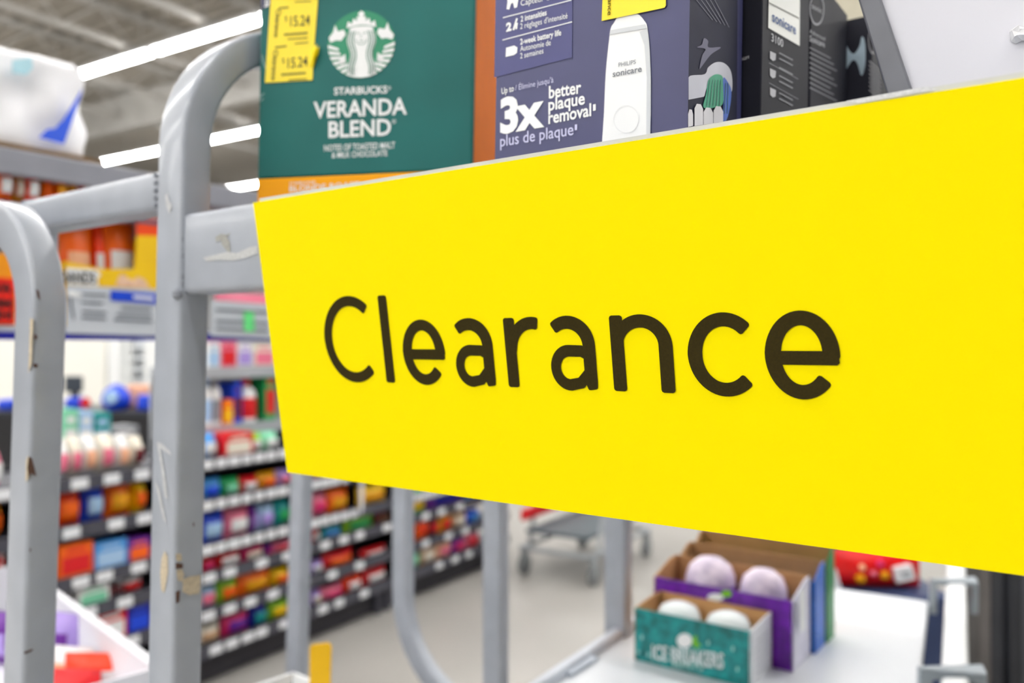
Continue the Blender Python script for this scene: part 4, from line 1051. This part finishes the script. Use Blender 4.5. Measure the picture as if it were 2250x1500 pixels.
m = MB(); ppoly(m, ft, [(254, 628), (262, 606), (270, 600), (282, 612), (294, 616), (302, 607), (318, 614), (330, 634)]); m.build('picture', mat((250, 200, 170), rough=.5, var=.2, scale=80), tr1, fix=False)
ROTR = TH_RACK
def rack_bag(px0, px1, ytop, ybot_h, inset, c1, c2, label, grp, lean=0):
    a = on_u(px0, 560, UR + inset); b = on_u(px1, 560, UR + inset)
    w_ = (b - a) @ N; mid = (a + b) / 2; ht = on_u((px0 + px1) / 2, ytop, UR + inset)[2] - (EYE + ybot_h)
    o = product('bag', V(mid[0], mid[1], EYE + ybot_h), ROTR, w_ * .98, 0.05, ht, c1, c2, label, grp)
    return o
rack_bag(128, 200, 474, B0 + .006, .05, 'orange', 'peach', 'orange candy bag in the yellow tray, leftmost', 'candy bags in the yellow tray')
rack_bag(198, 226, 478, B0 + .006, .055, 'red orange', 'white', 'narrow red orange candy bag in the yellow tray, in the middle', 'candy bags in the yellow tray')
rack_bag(222, 296, 470, B0 + .006, .05, 'orange', 'white', 'orange candy bag with white print in the yellow tray, rightmost', 'candy bags in the yellow tray')
va2 = (on_u(-60, 600, UR + .01) - O) @ N; vb2 = (on_u(34, 600, UR + .01) - O) @ N
tr2 = MB().uvh(fu, fu + 0.15, va2, vb2, B0, on_u(10, 556, fu)[2] - EYE).build('display_tray', mat((255, 160, 0), rough=.45, var=.05), bevel=.002)
tag(tr2, 'orange candy display tray above the red sign at the left edge', 'display box')
rack_bag(470, 640, 645, B0 + .0, .03, 'pink', 'red', 'pink candy bag above the green marked sign', 'candy bags on the rack')
# gold and orange pouches heaped under the rack's top rail, inside a hanging shelf
hS = on_u(100, 440, UR + .02)[2] - EYE
MB().uvh(UR + 0.004, UR + 0.34, vs0, vs1, hS - .02, hS - .012).build('pouch_shelf', mat((120, 100, 118), rough=.4, var=.05), rack)
random.seed(11)
cc = [('orange', 'white'), ('gold', 'cream'), ('red orange', 'white'), ('gold', 'orange'), ('orange', 'gold'), ('brown', 'gold'), ('red orange', 'cream')]
xs = [(-12, 24), (22, 52), (50, 82), (80, 112), (110, 140), (138, 168), (166, 200)]
for i, ((x0, x1), (c1, c2_)) in enumerate(zip(xs, cc)):
    o = rack_bag(x0, x1, 366 + random.uniform(-6, 6) + i * 4, hS - .011, 0.03 + 0.01 * (i % 2), c1, c2_, '%s candy pouch with %s print, %s from left under the top rail' % (c1, c2_, ORD[i]), 'candy pouches under the top rail')
    o.rotation_euler.y = random.uniform(-.15, .15)
# big white bag on top of the rack
hb0 = hT - 0.006
va = (on_u(-110, 250, UR + .06) - O) @ N; vb3 = (on_u(202, 250, UR + .06) - O) @ N
hbt = on_u(90, 112, UR + .06)[2] - EYE
wbag = thing('white_bag', 'large crumpled white plastic bag with blue triangle on the rack top', 'bag', P(UR + .1, (va + vb3) / 2, hb0), TH_RACK)
nu, nv = 40, 20
pts = []; fs2 = []
random.seed(5)
fx = lambda x, z: 0.004 * math.sin(7 * x + 4 * z) + 0.003 * math.sin(11 * z - 6 * x + 1)
for jz in range(nv + 1):
    z = jz / nv
    for i in range(nu):
        a = 2 * math.pi * i / nu; ca, sa = math.cos(a), math.sin(a)
        sq = (abs(ca) ** 3 + abs(sa) ** 3) ** (-1 / 3)
        k = (1.0 - 0.07 * z - 6.0 * max(0, z - 0.94)) if z > 0 else 0.97
        x = ca * sq * k; y = sa * sq * k
        top = hbt - hb0 + 0.008 * math.sin(3 * x - 1.5) 
        u_ = UR + 0.105 + y * 0.072 * (1 - .25 * z) + fx(x, z); v_ = (va + vb3) / 2 + x * (vb3 - va) / 2 + fx(z * 2, x) * .6
        pts.append(P(u_, v_, hb0 + 0.0185 + z * (top - 0.0185)))
for jz in range(nv):
    for i in range(nu): fs2.append((jz * nu + i, jz * nu + (i + 1) % nu, (jz + 1) * nu + (i + 1) % nu, (jz + 1) * nu + i))
fs2 += [tuple(range(nu))[::-1], tuple(nv * nu + i for i in range(nu))]
mb = MB(); mb.add(pts, fs2)
mb.build('body', mat((240, 240, 244), rough=.35, var=.02, scale=6, bump=.03), wbag, smooth=True)
cb = MB().uvh(UR + 0.022, UR + 0.19, va - .004, vb3 + .002, hb0, hb0 + .018)
tag(cb.build('cardboard_tray', mat((120, 88, 40), rough=.7, var=.12)), 'brown cardboard tray under the large white bag', 'tray')
fbag = Face(P(UR + 0.017, 0, hb0), unit(D - UP * 0.10), 0.0)
m = MB(); m.poly([fbag.at(*p) for p in [(181, 196), (176, 216), (141, 316), (86, 302), (104, 284), (122, 282), (140, 262)]], D, .0015); m.build('blue_triangle', mat((0, 85, 235), rough=.35, var=.03), wbag)
m = MB(); m.poly([fbag.at(*p) for p in [(28, 132), (70, 126), (72, 150), (58, 164), (28, 160)]], D, .0015); m.build('pale_blue_patch', mat((180, 226, 240), rough=.35, var=.05), wbag)

# white bin with packs at the lower left
r0 = on_h(120, 1304, -0.43); r1 = on_h(330, 1456, -0.43)
rd = unit(r1 - r0); rn = np.cross(UP, rd); rn = rn if rn @ (O - r0) > 0 else -rn
BH = 0.095
bn = thing('white_bin', 'open white plastic bin of candy packs, lower left between the posts', 'bin', (r0 + r1) / 2 - UP * BH + rn * .15, math.atan2(rd[1], rd[0]))
M_BIN = mat((236, 236, 242), rough=.4, var=.02)
r0 = r0 - rd * 0.25; LB = np.linalg.norm(r1 - r0) + 0.02
MB().box(r0 - UP * BH, rd * LB, -rn * 0.004, UP * BH).build('back_wall', M_BIN, bn)
MB().box(r0 - UP * BH, rd * LB, rn * 0.26, UP * 0.004).build('bottom', M_BIN, bn)
MB().box(r0 + rd * LB - UP * BH, rd * 0.004, rn * 0.26, UP * BH).build('end_wall', M_BIN, bn)
MB().box(r0 - rd * .004 - UP * BH, rd * 0.004, rn * 0.26, UP * BH).build('end_wall', M_BIN, bn)
MB().sweep([r0 + UP * .002, r0 + rd * LB + UP * .002], UP, 0.008, 0.014, .003).build('rim', M_BIN, bn, smooth=True)
zb0 = r0[2] - BH
MB().box(r0 + rd * .03 + rn * .03 - UP * r0[2], rd * (LB - .06), rn * .2, UP * (zb0 - .0005)).build('stand', M_RACK, bn)
ab = math.atan2(rd[1], rd[0])
def bin_bag(px, py, wd, ht, c1, c2, label, rot=0.0, kind='bag', dp=0.05, tiltx=0.0):
    base = -0.43 - BH + .005
    q = on_h(px, py, base + ht * .5); q[2] = EYE + base
    o = product(kind, q, ab + rot, wd, dp, ht, c1, c2, label, 'packs in the white bin')
    o.rotation_euler.x = tiltx
    return o
bin_bag(140, 1402, 0.062, 0.085, 'lilac', 'purple', 'lilac pack in the white bin beside the left post', .5)
bin_bag(188, 1408, 0.026, 0.07, 'cream', 'yellow', 'small cream pack with yellow spot in the white bin', .6, 'box', .02)
bin_bag(152, 1462, 0.085, 0.06, 'white', 'peach', 'white pack with peach print at the front of the bin', .6)
bin_bag(215, 1478, 0.10, 0.06, 'red orange', 'white', 'red orange pack with white print at the front of the bin', .75)
bin_bag(262, 1462, 0.05, 0.06, 'peach', 'white', 'peach pack leaning on the right end of the bin', .5)
bin_bag(150, 1506, 0.10, 0.05, 'red', 'orange', 'red pack with orange print, lowest in the white bin', .7)
bin_bag(232, 1440, 0.05, 0.05, 'orange', 'yellow', 'orange pack with yellow print near the back of the bin', .7)
bin_bag(6, 1400, 0.07, 0.085, 'purple', 'lilac', 'purple pack in the white bin at the left edge', .4)

# ================================================================== MINT BOXES ON THE LOWER DECK
DK = -0.4295
M_KRAFT = mat((202, 152, 98), rough=.8, var=.06, scale=30)
def mint_case(uR, v0, wd, dp, hf, hbk, mf, ms, label):
    t = thing('mint_display_box', label, 'display box', P(uR + wd / 2, v0, DK), TH_CART)
    MB().uvh(uR, uR + wd, v0, v0 + .002, DK, DK + hf).build('front_wall', mf, t)
    MB().poly([P(uR, v0, DK), P(uR, v0 + dp, DK), P(uR, v0 + dp, DK + hbk), P(uR, v0 + dp * .72, DK + hbk), P(uR, v0, DK + hf)], D, .002).build('side_wall', ms, t)
    MB().poly([P(uR + wd - .002, v0, DK), P(uR + wd - .002, v0 + dp, DK), P(uR + wd - .002, v0 + dp, DK + hbk), P(uR + wd - .002, v0 + dp * .72, DK + hbk), P(uR + wd - .002, v0, DK + hf)], D, .002).build('side_wall', M_KRAFT, t)
    MB().uvh(uR, uR + wd, v0 + dp - .002, v0 + dp, DK, DK + hbk).build('back_wall', M_KRAFT, t)
    return t
def mint_tin(u, v, r, h, z0, mtop, label, mlow=None):
    t = thing('mint_bottle', label, 'mint bottle', P(u, v, z0), 0)
    MB().lathe(P(u, v, z0), [(r * .9, 0), (r, .004), (r, h * .62), (r * .97, h * .66)], 20).build('body', mlow or mtop, t, smooth=True)
    MB().lathe(P(u, v, z0), [(r * .97, h * .66), (r * .93, h * .80), (r * .78, h * .92), (r * .4, h * .99), (0.002, h)], 20).build('lid', mtop, t, smooth=True)
    return t
q = on_h(1650, 1512, DK); uq, vq = (q - O) @ D, (q - O) @ N
M_TEALB = mat((15, 132, 132), rough=.4, var=.45, scale=70)
M_SIDEW = mat((232, 234, 238), rough=.5, var=.03)
wdm = 0.162
hf = on_v(1650, 1388, vq)[2] - EYE - DK
q2 = on_h(1742, 1476, DK); u2, v2 = (q2 - O) @ D, (q2 - O) @ N
d1 = min(0.085, v2 - vq - 0.002)
mc1 = mint_case(uq, vq, wdm, d1, hf, hf + .004, M_TEALB, M_SIDEW, 'teal mint display box, nearest on the white lower shelf')
fm = Face(P(0, vq), N, .0006)
m = MB(); ptext(m, fm, 'ICE BREAKERS', (1432, 1447), (1590, 1468), 30, .03); m.build('lettering', mat((222, 232, 232), rough=.4), mc1, fix=False)
m = MB(); ptext(m, fm, 'MINTS', (1478, 1466), (1545, 1474), 15, .02); m.build('lettering', mat((160, 205, 200), rough=.4), mc1, fix=False)
m = MB(); pell(m, fm, (1504, 1407), 17, 16); m.build('white_dot', M_WHITE_INK, mc1, fix=False)
m = MB(); ppoly(m, fm.up(.0004), [(1522, 1400), (1530, 1394), (1533, 1410), (1541, 1418), (1528, 1424), (1521, 1414)]); m.build('leaf_print', mat((110, 190, 40), rough=.5), mc1, fix=False)
m = MB()
for (x, y) in ((1410, 1400), (1402, 1432), (1424, 1438), (1556, 1412), (1610, 1425), (1620, 1470), (1440, 1482)): pell(m, fm, (x, y), 3, 6, 10)
m.build('droplet', mat((150, 215, 215), rough=.3), mc1, fix=False)
fs1 = Face(P(uq, 0), D, .0006); m = MB()
for k in range(6): pline(m, fs1, (1662, 1410 + k * 14), (1690, 1385 + k * 15), 2)
m.build('small_print', mat((170, 174, 182)), mc1, fix=False)
for k in range(2): mint_tin(uq + .045 + k * .07, vq + d1 / 2, min(.031, d1 / 2 - .004), hf + .006, DK, mat((238, 244, 244), rough=.25, var=.02), 'white capped mint bottle in the teal box, %s side' % ('right', 'left')[k])
# tall purple box behind, then blue and green ones
q2 = on_h(1742, 1476, DK); u2, v2 = (q2 - O) @ D, (q2 - O) @ N
M_PUR = mat((105, 20, 160), rough=.4, var=.3, scale=60)
hf2 = on_v(1722, 1330, v2)[2] - EYE - DK
hp = on_v(1450, 1290, v2)[2] - EYE - DK
mc2 = mint_case(u2, v2, .20, 0.079, max(.06, hp) + .014, hp + .03, M_PUR, mat((226, 224, 240), rough=.45, var=.05), 'purple mint display box behind the teal one')
fp = Face(P(0, v2), N, .0006)
m = MB(); pell(m, fp, (1572, 1312), 18, 9); m.build('white_dot', M_WHITE_INK, mc2, fix=False)
m = MB(); pell(m, fp.up(.0003), (1596, 1304), 12, 8); m.build('leaf_print', mat((120, 190, 30)), mc2, fix=False)
M_LILACP = mat((150, 105, 205), rough=.3, var=.5, scale=45)
M_LILT = mat((228, 212, 244), rough=.3, var=.3, scale=50)
def pouch_tin(px, py_top, v, wpx, label):
    a = on_v(px - wpx / 2, py_top, v); b = on_v(px + wpx / 2, py_top, v); r = min(abs((b - a) @ D) / 2, .0365); q = (a + b) / 2
    h = q[2] - EYE - DK
    t = thing('mint_bottle', label, 'mint bottle', P((q - O) @ D, v, DK), TH_CART)
    c = P((q - O) @ D, v, DK)
    MB().lathe(c, [(r * .9, .0), (r, .004), (r, h * .66), (r * .98, h * .70)], 22).build('body', M_LILACP, t, smooth=True)
    MB().lathe(c, [(r * .98, h * .70), (r * .95, h * .78), (r * .8, h * .90), (r * .45, h * .98), (.002, h)], 22).build('lid', M_LILT, t, smooth=True)
pouch_tin(1562, 1222, v2 + .0395, 118, 'white and lilac mint bottle in the purple box, left one')
pouch_tin(1678, 1248, v2 + .0395, 104, 'white and lilac mint bottle in the purple box, right one')
q3 = on_h(1768, 1430, DK); u3, v3 = (q3 - O) @ D, (q3 - O) @ N
h3 = on_v(1752, 1290, v3)[2] - EYE - DK
u3 = u2 - .006
v3 = v2 + .081
mc3 = mint_case(u3, v3, .205, .05, .10, .118, mat((30, 110, 210), rough=.4, var=.2, scale=40), mat((40, 110, 215), rough=.4, var=.1, scale=40), 'blue sided mint display box, third in the line')
fx3 = Face(P(u3, 0), D, .0006)
m = MB(); ppoly(m, fx3, [(1757, 1300), (1768, 1290), (1770, 1380), (1759, 1392)]); m.build('side_label', M_WHITE_INK, mc3, fix=False)
mc4 = mint_case(u3 - .002, v3 + .054, .205, .04, .108, .13, mat((30, 150, 70), rough=.4, var=.2, scale=40), mat((20, 140, 75), rough=.4, var=.1, scale=40), 'green sided mint display box, last in the line')

# ================================================================== GOODS BEYOND THE DECK
Zb = 1.72
a = at_z(1836, 1310, Zb); b = at_z(2090, 1310, Zb)
nb = thing('storage_bin', 'navy blue storage bin under the red candy bag', 'bin', (at_z(1950, 1310, Zb)[0], Zb + .15, 0))
top_h = at_z(1900, 1312, Zb)[2]
x0b, x1b = at_z(1822, 1300, Zb)[0], at_z(2100, 1300, Zb)[0]
M_NB = mat((52, 68, 108), rough=.5, var=.12, scale=8)
MB().box(V(x0b, Zb, 0), V(x1b - x0b, 0, 0), V(0, .3, 0), V(0, 0, top_h)).build('body', M_NB, nb, bevel=.006)
MB().box(V(x0b - .01, Zb + .3, 0), V(x1b - x0b + .02, 0, 0), V(0, .012, 0), V(0, 0, top_h + .25)).build('back_panel', mat((72, 88, 124), rough=.5, var=.1, scale=8), nb)
rbag = thing('red_candy_bag', 'red candy bag with coloured dots and a white barcode label', 'bag', (at_z(1930, 1290, Zb + .08)[0], Zb + .08, top_h), 0)
a = at_z(1826, 1296, Zb + .06); b = at_z(2030, 1296, Zb + .06); tt = at_z(1930, 1205, Zb + .06)
wr, hr = b[0] - a[0], tt[2] - top_h
mb = MB(); ub = unit_bag(); 
mb.add([V((a[0] + b[0]) / 2, Zb + .08, top_h) + V(p[2] * -wr + wr / 2, p[1] * .08, (p[0] + .5) * hr * (1 - .06 * p[2])) for p in ub.v], ub.f)
mb.build('pouch', mat((228, 8, 14), rough=.3, var=.08, scale=30), rbag, smooth=True)
frb = Face(V(0, Zb + .042, 0), V(0, -1, 0), 0)
for (x, y, r, cl_) in ((1899, 1249, 7, 'peach'), (1938, 1241, 9, 'magenta'), (1896, 1274, 11, 'gold'), (1948, 1266, 11, 'gold'), (1923, 1262, 7, 'pink')):
    c = frb.at(x, y); MB().lathe(c + V(0, .016, 0), [(r * Zb / F, 0), (r * Zb / F * .8, .012), (.0005, .016)], 14, axis=V(0, -1, 0)).build('printed_dot', cm(cl_), rbag, smooth=True)
m = MB(); m.poly([frb.at(*p) for p in [(1964, 1248), (2004, 1242), (2012, 1272), (1972, 1281)]], V(0, 1, 0), .02); bl_ = m.build('barcode_label', M_TAG, rbag)
m = MB()
for k in range(5): pline(m, frb.up(.0008), (1982 + k * 4, 1256), (1984 + k * 4, 1268), 2)
m.build('bars', M_GTXT, bl_, fix=False)
MB().poly([V(a[0] - .004, Zb + .07, top_h + .001), V(a[0] + .02, Zb + .05, top_h + .001), V(a[0] + .008, Zb + .05, top_h + .045), V(a[0] - .006, Zb + .07, top_h + .045)], V(0, 1, 0), .004).build('white_end', M_WHITE_INK, rbag)
gc = thing('grey_cabinet', 'lilac grey cabinet side behind the mint boxes', 'cabinet', (at_z(1740, 1200, 2.35)[0], 2.5, 0))
xa, xb_ = at_z(1658, 1200, 2.3)[0], at_z(1850, 1200, 2.3)[0]; zt = at_z(1700, 1165, 2.3)[2]
MB().box(V(xa, 2.3, 0.05), V(xb_ - xa, 0, 0), V(0, .4, 0), V(0, 0, zt - .05)).build('body', mat((150, 148, 168), rough=.5, var=.06, scale=6), gc, bevel=.006)
MB().box(V(xa + .02, 2.33, 0), V(xb_ - xa - .04, 0, 0), V(0, .34, 0), V(0, 0, .05)).build('plinth', cm('black'), gc)
MB().box(V(xa - .05, 2.31, at_z(1620, 1193, 2.3)[2]), V(.05, 0, 0), V(0, .12, 0), V(0, 0, .03)).build('black_handle', cm('black'), gc, bevel=.004)
# charcoal ribbed panel at the right
rp_ = thing('ribbed_panel', 'charcoal ribbed panel standing at the lower right corner', 'panel', (at_z(2220, 1400, 1.9)[0], 1.9, 0))
xs0 = at_z(2118, 1400, 1.9)[0]
rc = [(98, 96, 94), (112, 108, 106), (60, 62, 68), (48, 50, 56), (92, 94, 102), (84, 86, 94), (46, 48, 54), (104, 102, 106), (90, 92, 98), (60, 62, 68)]
MB().box(V(xs0, 1.935, 0), V(.36, 0, 0), V(0, .02, 0), V(0, 0, 1.15)).build('backing', mat((50, 52, 58), rough=.6, var=.1), rp_)
for k, c_ in enumerate(rc):
    MB().box(V(xs0 + k * .035, 1.9 + (k % 3) * .006, 0.0), V(.033, 0, 0), V(0, .034 - (k % 3) * .006, 0), V(0, 0, 1.15)).build('rib', mat(c_, rough=.6, var=.12, scale=10), rp_, bevel=.006)
